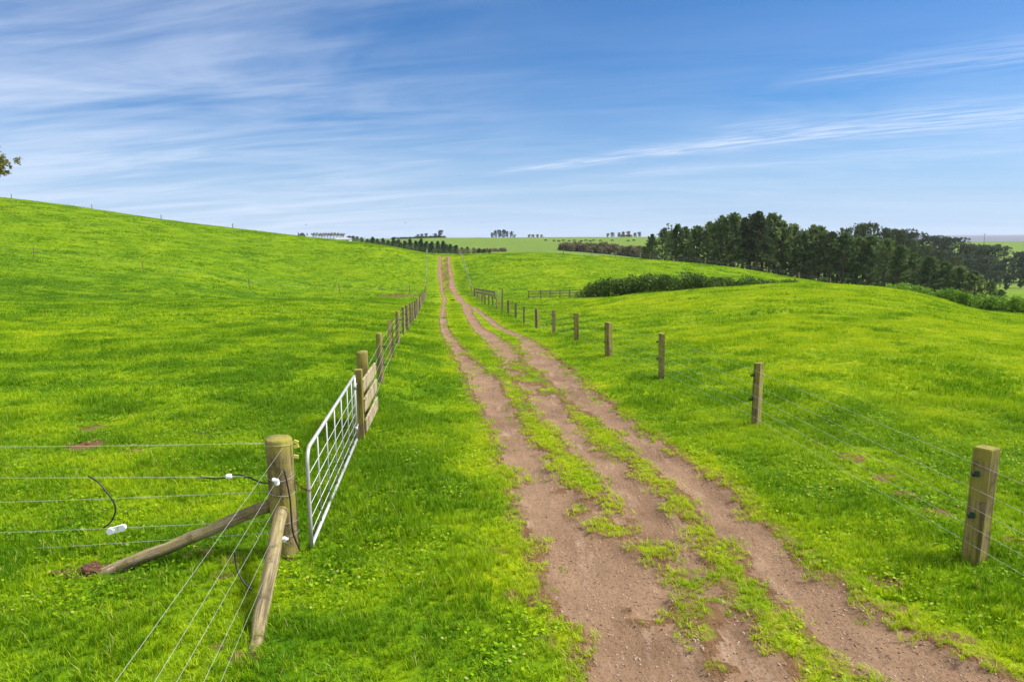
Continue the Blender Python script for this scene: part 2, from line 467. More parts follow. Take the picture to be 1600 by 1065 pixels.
class MB:
    def __init__(self):
        self.v, self.f = [], []

    def add(self, verts, faces):
        b = len(self.v)
        self.v += [tuple(map(float, p)) for p in verts]
        self.f += [tuple(b + i for i in q) for q in faces]

    def box(self, c, size, rot=None):
        hx, hy, hz = size[0] / 2, size[1] / 2, size[2] / 2
        vs = [Vector((sx * hx, sy * hy, sz * hz)) for sz in (-1, 1) for sy in (-1, 1) for sx in (-1, 1)]
        if rot is not None:
            vs = [rot @ q for q in vs]
        self.add([q + Vector(c) for q in vs], [(0, 2, 3, 1), (4, 5, 7, 6), (0, 1, 5, 4), (2, 6, 7, 3), (0, 4, 6, 2), (1, 3, 7, 5)])

    def tube(self, pts, rad, n=8, cap=True):
        pts = [Vector(p) for p in pts]
        rads = rad if isinstance(rad, (list, tuple)) else [rad] * len(pts)
        base = len(self.v)
        prev = None
        for i, p in enumerate(pts):
            t = (pts[min(i + 1, len(pts) - 1)] - pts[max(i - 1, 0)]).normalized()
            a = prev if prev is not None else (Vector((0, 0, 1)) if abs(t.z) < .9 else Vector((1, 0, 0)))
            a = (a - t * a.dot(t)).normalized()
            prev = a
            b = t.cross(a)
            for k in range(n):
                an = 2 * math.pi * k / n
                self.v.append(tuple(p + (a * math.cos(an) + b * math.sin(an)) * rads[i]))
        for i in range(len(pts) - 1):
            for k in range(n):
                k2 = (k + 1) % n
                self.f.append((base + i * n + k, base + i * n + k2, base + (i + 1) * n + k2, base + (i + 1) * n + k))
        if cap:
            self.f.append(tuple(base + k for k in range(n))[::-1])
            e = base + (len(pts) - 1) * n
            self.f.append(tuple(e + k for k in range(n)))

    def build(self, name, m, parent=None, smooth=True):
        me = bpy.data.meshes.new(name)
        me.from_pydata(self.v, [], self.f)
        if smooth:
            me.polygons.foreach_set('use_smooth', [True] * len(me.polygons))
        me.materials.append(m)
        me.update()
        return link(bpy.data.objects.new(name, me), parent)


def np_mesh(name, V, Q, smooth=False):
    """mesh from arrays of vertices and equal sided faces"""
    me = bpy.data.meshes.new(name)
    V = np.ascontiguousarray(V, np.float32)
    Q = np.ascontiguousarray(Q, np.int32)
    me.vertices.add(len(V))
    me.vertices.foreach_set('co', V.ravel())
    me.loops.add(Q.size)
    me.loops.foreach_set('vertex_index', Q.ravel())
    me.polygons.add(len(Q))
    me.polygons.foreach_set('loop_start', np.arange(len(Q), dtype=np.int32) * Q.shape[1])
    if smooth:
        me.polygons.foreach_set('use_smooth', np.ones(len(Q), bool))
    me.update(calc_edges=True)
    return me


def mat(name):
    m = bpy.data.materials.new(name)
    m.use_nodes = True
    return m, NT(m.node_tree)


def finish(t, shader):
    t.node('ShaderNodeOutputMaterial', None, {'Surface': shader})


def obj_coord(t):
    return t.node('ShaderNodeTexCoord').outputs['Object']


# ------------------------------------------------------------------ materials
# colours of the sward, deep green to yellow green
DEEP, MID, LIME = (.080, .200, .003), (.235, .385, .004), (.410, .500, .008)


def sward_col(t, fac, rnd):
    v = t.m('ADD', fac, t.m('MULTIPLY', t.m('SUBTRACT', rnd, .5), .75), clamp=True)
    a = t.mix(t.smooth(v, 0.0, .5), DEEP, MID)
    return t.mix(t.smooth(v, .45, 1.0), a, LIME)


def mat_grass():
    m, t = mat('grass_blades')
    tn = t.node('ShaderNodeAttribute', {'attribute_type': 'INSTANCER', 'attribute_name': 'tint'}).outputs['Fac']
    g = t.node('ShaderNodeNewGeometry')
    rnd = g.outputs['Random Per Island']
    col = sward_col(t, tn, rnd)
    dry = t.smooth(rnd, .940, .962)
    col = t.mix(t.m('MULTIPLY', dry, .75), col, (.42, .38, .13))
    d = t.node('ShaderNodeBsdfPrincipled', None, {'Base Color': col, 'Roughness': .55, 'Specular IOR Level': .08})
    tr = t.node('ShaderNodeBsdfTranslucent', None, {'Color': t.mix(1.0, col, (1.15, 1.1, .7), 'MULTIPLY')})
    mx = t.node('ShaderNodeMixShader', None, {0: .38, 1: d.outputs[0], 2: tr.outputs[0]})
    finish(t, mx.outputs[0])
    return m


def mat_ground():
    m, t = mat('pasture_ground')
    P = t.node('ShaderNodeNewGeometry').outputs['Position']
    tn = t.node('ShaderNodeAttribute', {'attribute_name': 'tint'}).outputs['Fac']
    br = t.node('ShaderNodeAttribute', {'attribute_name': 'bare'}).outputs['Fac']
    n1 = t.noise(P, 5.0, 5, .7)
    n2 = t.noise(P, 1.1, 5, .65)
    n3 = t.noise(P, .16, 5, .6)
    v = t.m('ADD', tn, t.m('MULTIPLY', t.m('SUBTRACT', n3, .5), .4))
    v = t.m('ADD', v, t.m('MULTIPLY', t.m('SUBTRACT', n2, .5), .5))
    col = sward_col(t, v, n1)
    dl = t.node('ShaderNodeAttribute', {'attribute_name': 'pale'}).outputs['Fac']
    col = t.mix(t.m('MULTIPLY', dl, .72), col, t.mix(n3, (.16, .25, .06), (.28, .36, .11)))
    col = t.mix(1.0, col, (.56, .56, .56), 'MULTIPLY')
    bl = t.smooth(n1, .60, .42)
    col = t.mix(t.m('MULTIPLY', bl, .35), col, (.030, .085, .008))
    soil = t.mix(t.noise(P, 14, 5, .7), (.075, .041, .020), (.185, .108, .056))
    b = t.smooth(t.m('ADD', br, t.m('MULTIPLY', t.m('SUBTRACT', t.noise(P, 7, 4, .6), .5), .5)), .36, .66)
    col = t.mix(b, col, soil)
    bump = t.node('ShaderNodeBump', None, {'Strength': .9, 'Distance': .12, 'Height': t.m('ADD', n1, t.m('MULTIPLY', n2, 1.2))})
    p = t.node('ShaderNodeBsdfPrincipled', None, {'Base Color': col, 'Roughness': .95, 'Specular IOR Level': .04, 'Normal': bump.outputs[0]})
    finish(t, p.outputs[0])
    return m


def mat_dirt():
    m, t = mat('lane_dirt')
    P = t.node('ShaderNodeNewGeometry').outputs['Position']
    Ps = t.vmul(P, (1.0, .22, 1.0))
    big = t.noise(P, .9, 5, .6)
    streak = t.noise(Ps, 5.0, 6, .65)
    fine = t.noise(P, 30, 6, .75)
    grit = t.noise(P, 95, 4, .8)
    c = t.mix(t.smooth(big, .3, .7), (.160, .094, .051), (.245, .153, .089))
    c = t.mix(t.smooth(streak, .52, .74), c, (.320, .215, .145))
    c = t.mix(t.m('MULTIPLY', t.smooth(fine, .52, .36), .75), c, (.105, .060, .040))
    c = t.mix(t.m('MULTIPLY', t.smooth(grit, .58, .76), .8), c, (.44, .33, .25))
    vor = t.node('ShaderNodeTexVoronoi', {'feature': 'F1'}, {'Vector': P, 'Scale': 42.0, 'Randomness': 1.0})
    peb = t.smooth(vor.outputs['Distance'], .30, .12)
    sel = t.smooth(t.node('ShaderNodeSeparateColor', None, {0: vor.outputs['Color']}).outputs[0], .70, .80)
    peb = t.m('MULTIPLY', peb, sel)
    c = t.mix(t.m('MULTIPLY', peb, .7), c, t.mix(t.node('ShaderNodeSeparateColor', None, {0: vor.outputs['Color']}).outputs[1], (.20, .115, .08), (.42, .33, .27)))
    h = t.m('ADD', t.m('MULTIPLY', fine, 1.0), t.m('ADD', t.m('MULTIPLY', peb, .5), t.m('MULTIPLY', streak, 1.3)))
    bump = t.node('ShaderNodeBump', None, {'Strength': .8, 'Distance': .035, 'Height': h})
    p = t.node('ShaderNodeBsdfPrincipled', None, {'Base Color': c, 'Roughness': .92, 'Specular IOR Level': .2, 'Normal': bump.outputs[0]})
    finish(t, p.outputs[0])
    return m


def mat_wood(name, dark, light, moss, moss_amt=.5, grain=1.0):
    m, t = mat(name)
    O = obj_coord(t)
    rnd = t.node('ShaderNodeObjectInfo').outputs['Random']
    off = t.node('ShaderNodeCombineXYZ', None, {0: t.m('MULTIPLY', rnd, 31.0), 1: t.m('MULTIPLY', rnd, 17.0), 2: t.m('MULTIPLY', rnd, 9.0)})
    V = t.node('ShaderNodeVectorMath', {'operation': 'ADD'}, {0: O, 1: off.outputs[0]}).outputs[0]
    G = t.vmul(V, (34 * grain, 34 * grain, 2.0))
    n1 = t.noise(G, 1.0, 6, .7, .3)
    n2 = t.noise(V, 7, 5, .65)
    n3 = t.noise(V, 3.2, 4, .6)
    n4 = t.noise(V, 60, 3, .7)
    c = t.mix(t.smooth(n1, .3, .7), dark, light)
    c = t.mix(t.m('MULTIPLY', t.smooth(n2, .5, .35), .7), c, tuple(.45 * x for x in dark))
    c = t.mix(t.m('MULTIPLY', t.smooth(t.m('ADD', n3, t.m('MULTIPLY', n4, .25)), .52, .74), moss_amt), c, moss)
    n5 = t.noise(t.vmul(V, (11, 11, .7)), 1.0, 4, .6)
    c = t.mix(t.m('MULTIPLY', t.smooth(n5, .50, .64), .62), c, tuple(.30 * x for x in dark))
    zz = t.node('ShaderNodeSeparateXYZ', None, {0: O}).outputs[2]
    top = t.m('MULTIPLY', t.smooth(t.m('ADD', zz, t.m('MULTIPLY', n2, .5)), 1.20, 1.48), moss_amt)
    c = t.mix(t.m('MULTIPLY', top, .5), c, moss)
    crack = t.smooth(t.noise(t.vmul(V, (70, 70, 1.4)), 1.0, 3, .6), .68, .78)
    c = t.mix(t.m('MULTIPLY', crack, .8), c, (.022, .016, .010))
    bump = t.node('ShaderNodeBump', None, {'Strength': .6, 'Distance': .012, 'Height': t.m('SUBTRACT', t.m('ADD', n1, n4), crack)})
    p = t.node('ShaderNodeBsdfPrincipled', None, {'Base Color': c, 'Roughness': .88, 'Specular IOR Level': .2, 'Normal': bump.outputs[0]})
    finish(t, p.outputs[0])
    return m


def mat_plain(name, c, rough=.6, metal=0.0, var=.25, scale=12.0, spec=.4):
    m, t = mat(name)
    n = t.noise(obj_coord(t), scale, 5, .65)
    col = t.mix(n, tuple(x * (1 - var) for x in c), tuple(min(1, x * (1 + var)) for x in c))
    p = t.node('ShaderNodeBsdfPrincipled', None, {'Base Color': col, 'Roughness': rough, 'Metallic': metal, 'Specular IOR Level': spec})
    finish(t, p.outputs[0])
    return m


def mat_leaf(name, a, b, c, scale=.35, trans=.2):
    m, t = mat(name)
    O = t.node('ShaderNodeNewGeometry')
    n = t.noise(O.outputs['Position'], scale, 4, .6)
    r = O.outputs['Random Per Island']
    orn = t.node('ShaderNodeObjectInfo').outputs['Random']
    v = t.m('ADD', t.m('MULTIPLY', t.m('SUBTRACT', n, .5), 1.3), t.m('MULTIPLY', r, .55))
    v = t.m('ADD', v, t.m('MULTIPLY', orn, .40))
    col = t.mix(t.smooth(v, 0.0, .5), a, b)
    col = t.mix(t.smooth(v, .5, 1.05), col, c)
    d = t.node('ShaderNodeBsdfPrincipled', None, {'Base Color': col, 'Roughness': .6, 'Specular IOR Level': .25})
    tr = t.node('ShaderNodeBsdfTranslucent', None, {'Color': col})
    mx = t.node('ShaderNodeMixShader', None, {0: trans, 1: d.outputs[0], 2: tr.outputs[0]})
    finish(t, mx.outputs[0])
    return m


def mat_galv(name='galvanised_steel', c=(.50, .52, .54), rust=.25):
    m, t = mat(name)
    O = obj_coord(t)
    n = t.noise(O, 9, 5, .7)
    n2 = t.noise(O, 40, 4, .7)
    col = t.mix(n2, tuple(.75 * x for x in c), tuple(min(1., 1.2 * x) for x in c))
    rs = t.m('MULTIPLY', t.smooth(n, .60, .72), rust)
    col = t.mix(rs, col, (.22, .10, .05))
    p = t.node('ShaderNodeBsdfPrincipled', None, {'Base Color': col, 'Roughness': .5, 'Metallic': .25, 'Specular IOR Level': .5})
    finish(t, p.outputs[0])
    return m


def mat_sea():
    m, t = mat('sea_water')
    P = t.node('ShaderNodeNewGeometry').outputs['Position']
    n = t.noise(t.vmul(P, (.004, .02, 1)), 1.0, 6, .6)
    foam = t.smooth(t.noise(t.vmul(P, (.012, .03, 1)), 1.0, 5, .7), .66, .74)
    c = t.mix(n, (.085, .092, .13), (.14, .14, .18))
    c = t.mix(t.m('MULTIPLY', foam, .35), c, (.5, .5, .55))
    p = t.node('ShaderNodeBsdfPrincipled', None, {'Base Color': c, 'Roughness': .7, 'Specular IOR Level': .2})
    finish(t, p.outputs[0])
    return m


M_GRASS, M_GROUND, M_DIRT = mat_grass(), mat_ground(), mat_dirt()
M_POST = mat_wood('mossy_post_wood', (.115, .082, .034), (.285, .222, .115), (.230, .210, .032), .85)
M_POSTD = mat_wood('dark_post_wood', (.095, .070, .038), (.260, .200, .110), (.19, .175, .04), .6)
M_BRACE = mat_wood('barky_brace_wood', (.085, .055, .034), (.40, .32, .23), (.22, .19, .05), .45)
M_BOARD = mat_wood('weathered_board_wood', (.24, .18, .11), (.48, .40, .28), (.20, .20, .06), .35, .5)
M_RAIL = mat_wood('grey_rail_wood', (.20, .16, .10), (.36, .30, .20), (.18, .18, .06), .35, .5)
M_GALV = mat_galv('galvanised_steel', (.40, .40, .39), .6)
M_WIRE = mat_galv('fence_wire_steel', (.50, .50, .47), .15)
M_WHITE = mat_plain('white_plastic', (.78, .80, .84), .45, 0, .12, 30)
M_BLACK = mat_plain('black_rubber', (.012, .012, .014), .5, 0, .3, 20)
M_GREENP = mat_plain('dark_green_plastic', (.008, .03, .03), .45, 0, .3, 20)
M_RUST = mat_plain('rusty_chain_steel', (.16, .065, .03), .8, .3, .4, 40)
M_YEL = mat_plain('yellow_tag_plastic', (.70, .58, .12), .5, 0, .15, 20)
M_PINE = mat_leaf('pine_needles', (.034, .068, .020), (.105, .165, .046), (.25, .29, .09), .5, .32)
M_PINE2 = mat_leaf('olive_pine_needles', (.034, .054, .020), (.070, .095, .034), (.14, .150, .055), .3, .15)
M_YPINE = mat_leaf('young_pine_needles', (.016, .038, .016), (.030, .066, .026), (.060, .105, .038), .5, .15)
M_FAR = mat_leaf('far_tree_leaves', (.035, .055, .036), (.068, .092, .056), (.12, .14, .08), .2, .2)
M_HEDGE = mat_leaf('hedge_leaves', (.020, .050, .008), (.062, .125, .012), (.190, .260, .028), .55, .25)
M_HEDGE2 = mat_leaf('bright_hedge_leaves', (.07, .16, .012), (.20, .34, .022), (.38, .47, .045), .55, .3)
M_OLIVE = mat_leaf('olive_tree_leaves', (.07, .075, .015), (.14, .14, .03), (.24, .22, .05), .6, .3)
M_SCRUB = mat_leaf('scrub_leaves', (.075, .085, .035), (.19, .15, .085), (.13, .21, .05), .10, .2)
M_BARK = mat_plain('tree_bark', (.085, .060, .042), .9, 0, .45, 6)
M_PALE = mat_plain('pale_bark', (.42, .40, .37), .9, 0, .25, 6)
M_HOUSE = mat_plain('white_painted_wall', (.50, .50, .49), .7, 0, .06, 2)
M_ROOF = mat_plain('pale_iron_roof', (.34, .35, .37), .6, .2, .1, 2)
M_GLASS = mat_plain('dark_window_glass', (.03, .035, .04), .15, 0, .2, 4)
M_COW = mat_plain('black_cow_hide', (.012, .011, .010), .7, 0, .5, 4)
M_STONE = mat_plain('lane_stone', (.33, .235, .165), .9, 0, .55, 3)
M_SOIL = mat_plain('brown_earth_clod', (.115, .070, .045), .95, 0, .4, 4)
M_CLOD = mat_plain('dark_clod', (.020, .014, .010), .9, 0, .4, 10)

# ------------------------------------------------------------------ the ground sheet and the lane in it
LANE0, LSL = 1.7, -.09            # axis of the fine middle of the sheet


def spaced(start, stop, first, grow, cap):
    out_, x, s = [], start, first
    while x < stop:
        out_.append(x)
        x += s
        s = min(s * grow, cap)
    out_.append(stop)
    return out_


ts = list(np.arange(-3.2, 3.4, .05))
tr_ = spaced(ts[-1] + .06, 3200, .07, 1.042, 200)
tl_ = spaced(-ts[0] + .06, 3200, .07, 1.042, 200)
T = np.array([-q for q in tl_[::-1]] + ts + tr_)
Yr = list(np.arange(-14, 3.0, .5))
y = 3.0
while y < 2600:
    Yr.append(y)
    y += max(.045, .0068 * y)
Yr = np.array(Yr)
YY, TT = np.meshgrid(Yr, T, indexing='ij')
XX = LANE0 + LSL * np.clip(YY, -14, 200) + TT * np.where(np.abs(TT) < 5, 1, 1)
DD = dirt(XX, YY)
ZZ = ground_z(XX, YY, DD)
nY, nT = YY.shape
idx = np.arange(nY * nT).reshape(nY, nT)
quads = np.stack([idx[:-1, :-1], idx[:-1, 1:], idx[1:, 1:], idx[1:, :-1]], -1).reshape(-1, 4)
fd = ((DD[:-1, :-1] + DD[:-1, 1:] + DD[1:, 1:] + DD[1:, :-1]) / 4).ravel()
_l0, _r1 = edge_x(EDGES[0][0], YY), edge_x(EDGES[1][1], YY)
MIDL = sstep(YY, 96, 112) * sstep(172 - YY, 0, 8) * sstep(np.minimum(XX - _l0, _r1 - XX), -.4, .3) * (.18 + .75 * fbm(XX * 1.2, YY * .25, 3, 15))
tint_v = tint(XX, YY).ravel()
bare_v = np.maximum(bare(XX, YY), np.maximum(sstep(DD, -.16, -.01) * .85, sstep(DD, -.75, -.05) * .55 * sstep(45 - YY, 0, 20)))
bare_v = np.maximum(bare_v, MIDL).ravel()
pale_v = sstep(YY + (fbm(XX / 60, YY / 60, 2, 41) - .5) * 60, 200, 300).ravel()
V = np.stack([XX, YY, ZZ], -1).reshape(-1, 3)


def sheet(name, faces, m):
    used, inv = np.unique(faces, return_inverse=True)
    me = np_mesh(name, V[used], inv.reshape(-1, 4), True)
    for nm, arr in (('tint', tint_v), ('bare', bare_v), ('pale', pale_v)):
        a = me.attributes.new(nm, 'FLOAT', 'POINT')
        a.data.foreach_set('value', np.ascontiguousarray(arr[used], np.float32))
    me.materials.append(m)
    return tag(link(bpy.data.objects.new(name, me)), kind='structure')


ground = sheet('ground', quads[fd <= 0], M_GROUND)
track = sheet('dirt_track', quads[fd > 0], M_DIRT)

# the sea beyond the coast
g = MB()
g.add([(-3900, 950, -8.5), (4900, 950, -8.5), (4900, 5000, -8.5), (-3900, 5000, -8.5)], [(0, 1, 2, 3)])
tag(g.build('sea', mat_sea(), None, False), kind='structure')


# ------------------------------------------------------------------ grass
def blade_patch(name, size, n, h, wd, seed, seg=2, clump=5):
    r = np.random.default_rng(seed)
    nc = max(1, n // 9)
    cx, cy = r.uniform(-size / 2, size / 2, (2, nc))
    ci = r.integers(0, nc, n)
    bx = cx[ci] + r.normal(0, size / clump / 5, n)
    by = cy[ci] + r.normal(0, size / clump / 5, n)
    hh = h * r.uniform(.45, 1.25, n) * (0.75 + .5 * r.random(nc))[ci]
    az = r.uniform(0, 2 * np.pi, n)
    lean = r.uniform(.15, .95, n) * hh
    faz = az + r.uniform(-.5, .5, n)
    ww = wd * r.uniform(.7, 1.3, n)
    sx, sy = -np.sin(faz) * ww / 2, np.cos(faz) * ww / 2
    rows = []
    for k in range(seg + 1):
        t = k / seg
        off = lean * t ** 1.8
        z = hh * (t - .25 * t * t * (lean / hh))
        wk = (1 - t) ** .7 if k == seg else (1 - .35 * t)
        wk = max(wk, .08)
        cxk, cyk = bx + np.cos(az) * off, by + np.sin(az) * off
        rows.append(np.stack([cxk - sx * wk, cyk - sy * wk, z - .012], -1))
        rows.append(np.stack([cxk + sx * wk, cyk + sy * wk, z - .012], -1))
    V_ = np.stack(rows, 1).reshape(-1, 3)
    k = 2 * (seg + 1)
    b = np.arange(n)[:, None] * k
    F_ = np.concatenate([b + np.array([2 * s, 2 * s + 1, 2 * s + 3, 2 * s + 2]) for s in range(seg)], 0)
    me = np_mesh(name, V_, F_, True)
    return me


def clover_patch(name, size, n, seed):
    """low broad leaves among the blades"""
    r = np.random.default_rng(seed)
    vs, fs = [], []
    for i in range(n):
        x, y_ = r.uniform(-size / 2, size / 2, 2)
        z = r.uniform(.02, .06)
        q = r.uniform(.010, .020)
        a = r.uniform(0, 6.28)
        tl = r.uniform(-.5, .5, 2)
        b = len(vs)
        for k in range(4):
            an = a + k * math.pi / 2
            px_, py_ = math.cos(an) * q, math.sin(an) * q
            vs.append((x + px_, y_ + py_, z + px_ * tl[0] + py_ * tl[1]))
        fs.append((b, b + 1, b + 2, b + 3))
    return np_mesh(name, np.array(vs), np.array(fs))


def instancer(name, pts, rot, scl, pick, tnt, protos, m, label, cat):
    """one object of stuff: many small meshes set on points"""
    me = bpy.data.meshes.new(name)
    me.vertices.add(len(pts))
    me.vertices.foreach_set('co', np.ascontiguousarray(pts, np.float32).ravel())
    for nm, arr, ty, key in (('rot', rot, 'FLOAT_VECTOR', 'vector'), ('scl', scl, 'FLOAT_VECTOR', 'vector'), ('tint', tnt, 'FLOAT', 'value')):
        a = me.attributes.new(nm, ty, 'POINT')
        a.data.foreach_set(key, np.ascontiguousarray(arr, np.float32).ravel())
    a = me.attributes.new('pick', 'INT', 'POINT')
    a.data.foreach_set('value', np.ascontiguousarray(pick, np.int32))
    o = link(bpy.data.objects.new(name, me))
    ng = bpy.data.node_groups.new(name + '_scatter', 'GeometryNodeTree')
    ng.interface.new_socket('Geometry', in_out='INPUT', socket_type='NodeSocketGeometry')
    ng.interface.new_socket('Geometry', in_out='OUTPUT', socket_type='NodeSocketGeometry')
    N, L = ng.nodes, ng.links
    gi, go = N.new('NodeGroupInput'), N.new('NodeGroupOutput')
    jn = N.new('GeometryNodeJoinGeometry')
    for pm in reversed(protos):
        po = bpy.data.objects.new(pm.name, pm)
        oi = N.new('GeometryNodeObjectInfo')
        oi.inputs['Object'].default_value = po
        g2 = N.new('GeometryNodeGeometryToInstance')
        L.new(oi.outputs['Geometry'], g2.inputs[0])
        L.new(g2.outputs[0], jn.inputs[0])
    ip = N.new('GeometryNodeInstanceOnPoints')
    ip.inputs['Pick Instance'].default_value = True

    def na(nm, ty):
        q = N.new('GeometryNodeInputNamedAttribute')
        q.data_type = ty
        q.inputs['Name'].default_value = nm
        return q.outputs['Attribute']
    L.new(gi.outputs[0], ip.inputs['Points'])
    L.new(jn.outputs[0], ip.inputs['Instance'])
    L.new(na('pick', 'INT'), ip.inputs['Instance Index'])
    e2r = N.new('FunctionNodeEulerToRotation')
    L.new(na('rot', 'FLOAT_VECTOR'), e2r.inputs[0])
    L.new(e2r.outputs[0], ip.inputs['Rotation'])
    L.new(na('scl', 'FLOAT_VECTOR'), ip.inputs['Scale'])
    L.new(ip.outputs[0], go.inputs[0])
    md = o.modifiers.new('scatter', 'NODES')
    md.node_group = ng
    me.materials.append(m)
    return tag(o, label, cat, None, 'stuff')


def slope(X, Y, e):
    zx = (base_z(X + e, Y) - base_z(X - e, Y)) / (2 * e)
    zy = (base_z(X, Y + e) - base_z(X, Y - e)) / (2 * e)
    return zx, zy


LODS = [  # cell, y from, y to, blades, height, width, size of patch, seg
    (.17, 3.2, 15, 140, .072, .0050, .30, 3),
    (.36, 13, 34, 160, .072, .0110, .60, 2),
    (.80, 30, 85, 180, .085, .025, 1.25, 2),
    (2.2, 75, 215, 240, .120, .062, 3.2, 1),
]
P_, R_, S_, K_, T_ = [], [], [], [], []
protos = []
for li, (cell, y0, y1, nb, h, wd, size, seg) in enumerate(LODS):
    k0 = len(protos)
    for s in range(5):
        me = blade_patch('grass_tuft', size, nb, h, wd, 100 * li + s, seg, 5 if li < 2 else 6)
        me.materials.append(M_GRASS)
        protos.append(me)
    ys = np.arange(y0, y1, cell)
    xs = np.arange(-.82 * y1 - 4, .82 * y1 + 4, cell)
    gy, gx = np.meshgrid(ys, xs, indexing='ij')
    gx = gx + RNG.uniform(-.5, .5, gx.shape) * cell
    gy = gy + RNG.uniform(-.5, .5, gy.shape) * cell
    X, Y = gx.ravel(), gy.ravel()
    keep = np.abs(X) < .80 * Y + 2.0
    X, Y = X[keep], Y[keep]
    ov0, ov1 = (3.2, 3.3) if li == 0 else (LODS[li][1], LODS[li - 1][2])
    nx0, nx1 = (LODS[li + 1][1], y1) if li < 3 else (190, 215)
    pr = np.minimum(sstep(Y, ov0 - .01, ov1), sstep(-Y, -nx1 - .01, -nx0)) if li else sstep(-Y, -nx1, -nx0)
    d = dirt(X, Y)
    b = bare(X, Y)
    keepp = pr * sstep(d, (.04, .05, -.40, -1.5)[li], (-.09, -.28, -.75, -1.9)[li]) * (1 - .80 * sstep(b + (RNG.random(len(X)) - .5) * .4, .25, .8))
    # thin, worn turf beside the wheel tracks
    worn = sstep(d, -.55, -.02) * sstep(40 - Y, 0, 20)
    keepp = keepp * (1 - .22 * worn * (fbm(X * 3, Y * 3, 2, 71) > .45))
    keep = RNG.random(len(X)) < keepp
    X, Y, d, worn, b = X[keep], Y[keep], d[keep], worn[keep], b[keep]
    Z = ground_z(X, Y, d)
    zx, zy = slope(X, Y, max(.5, cell))
    n = len(X)
    az = RNG.uniform(0, 2 * np.pi, n)
    # lie along the slope: small angles, in the turned frame of each patch
    ca, sa = np.cos(az), np.sin(az)
    sx_, sy_ = zx * ca + zy * sa, -zx * sa + zy * ca
    rot = np.stack([np.arctan(sy_), -np.arctan(sx_), az], -1)
    hs = (.45 + .60 * fbm(X / 1.1, Y / 1.1, 2, 61) + .60 * vnoise(X / .38, Y / .38, 62)) * RNG.uniform(.8, 1.2, n)
    hs = hs * (1 - .32 * worn) * (1 - .4 * b)
    lush = np.maximum(sstep(fbm(X / 2.4, Y / 2.4, 2, 67), .56, .78), sstep(fbm(X / .85, Y / .6, 2, 68), .60, .74))
    hs = hs * (1 + .60 * lush * (1 - worn))
    xy = RNG.uniform(.85, 1.2, n)
    P_.append(np.stack([X, Y, Z], -1)); R_.append(rot)
    S_.append(np.stack([xy, xy, hs], -1))
    K_.append(k0 + RNG.integers(0, 5, n))
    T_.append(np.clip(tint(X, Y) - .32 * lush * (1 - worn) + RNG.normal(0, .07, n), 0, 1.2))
# stray tufts rooted in the bare dirt
Y = 3.6 + 26 * RNG.random(2600) ** 1.3
X = LANE0 + LSL * Y + RNG.uniform(-3.0, 3.4, 2600)
d = dirt(X, Y)
keep = (d > -.1) & (RNG.random(2600) < sstep(fbm(X * 1.6, Y * 1.2, 3, 97), .46, .66) * sstep(-d, -.55, .0))
X, Y, d = X[keep], Y[keep], d[keep]
n = len(X)
P_.append(np.stack([X, Y, ground_z(X, Y, d)], -1)); R_.append(np.stack([np.zeros(n), np.zeros(n), RNG.uniform(0, 6.28, n)], -1))
q = RNG.uniform(.22, .55, n)
S_.append(np.stack([q, q, RNG.uniform(.35, .7, n)], -1)); K_.append(RNG.integers(0, 5, n)); T_.append(RNG.uniform(.35, .95, n))
# finer turf along the lane further out
xs_, ys_ = np.meshgrid(np.arange(-2.9, 3.1, .30), np.arange(30, 160, .34))
Y = (ys_ + RNG.uniform(-.17, .17, ys_.shape)).ravel()
X = LANE0 + LSL * Y + (xs_ + RNG.uniform(-.15, .15, xs_.shape)).ravel()
d = dirt(X, Y)
keep = (d < -.24) & (d > -2.0) & (RNG.random(len(X)) < sstep(Y, 29, 35) * (1 - .6 * sstep(Y, 96, 110) * (X > edge_x(EDGES[0][0], Y)) * (X < edge_x(EDGES[1][1], Y))))
X, Y, d = X[keep], Y[keep], d[keep]
n = len(X)
P_.append(np.stack([X, Y, ground_z(X, Y, d)], -1)); R_.append(np.stack([np.zeros(n), np.zeros(n), RNG.uniform(0, 6.28, n)], -1))
q = RNG.uniform(.75, 1.1, n)
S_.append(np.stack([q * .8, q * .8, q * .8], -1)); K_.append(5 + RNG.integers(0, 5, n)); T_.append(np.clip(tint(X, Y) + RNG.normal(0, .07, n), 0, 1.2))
# clover and broad leaves near by
k0 = len(protos)
for s in range(3):
    me = clover_patch('clover_leaf', .3, 26, 900 + s)
    me.materials.append(M_GRASS)
    protos.append(me)
X = RNG.uniform(-8, 11, 2600); Y = RNG.uniform(3.4, 13, 2600)
keep = (np.abs(X) < .8 * Y + 2) & (dirt(X, Y) < -.25) & (fbm(X / 1.3, Y / 1.3, 2, 83) > .50)
X, Y = X[keep], Y[keep]
n = len(X)
P_.append(np.stack([X, Y, ground_z(X, Y)], -1)); R_.append(np.stack([np.zeros(n), np.zeros(n), RNG.uniform(0, 6.28, n)], -1))
S_.append(np.ones((n, 3))); K_.append(k0 + RNG.integers(0, 3, n)); T_.append(np.clip(tint(X, Y) * .6, 0, 1.2))
instancer('grass', np.concatenate(P_), np.concatenate(R_), np.concatenate(S_), np.concatenate(K_), np.concatenate(T_), protos, M_GRASS,
          'lush green pasture grass covering the paddocks and the lane verges', 'grass')


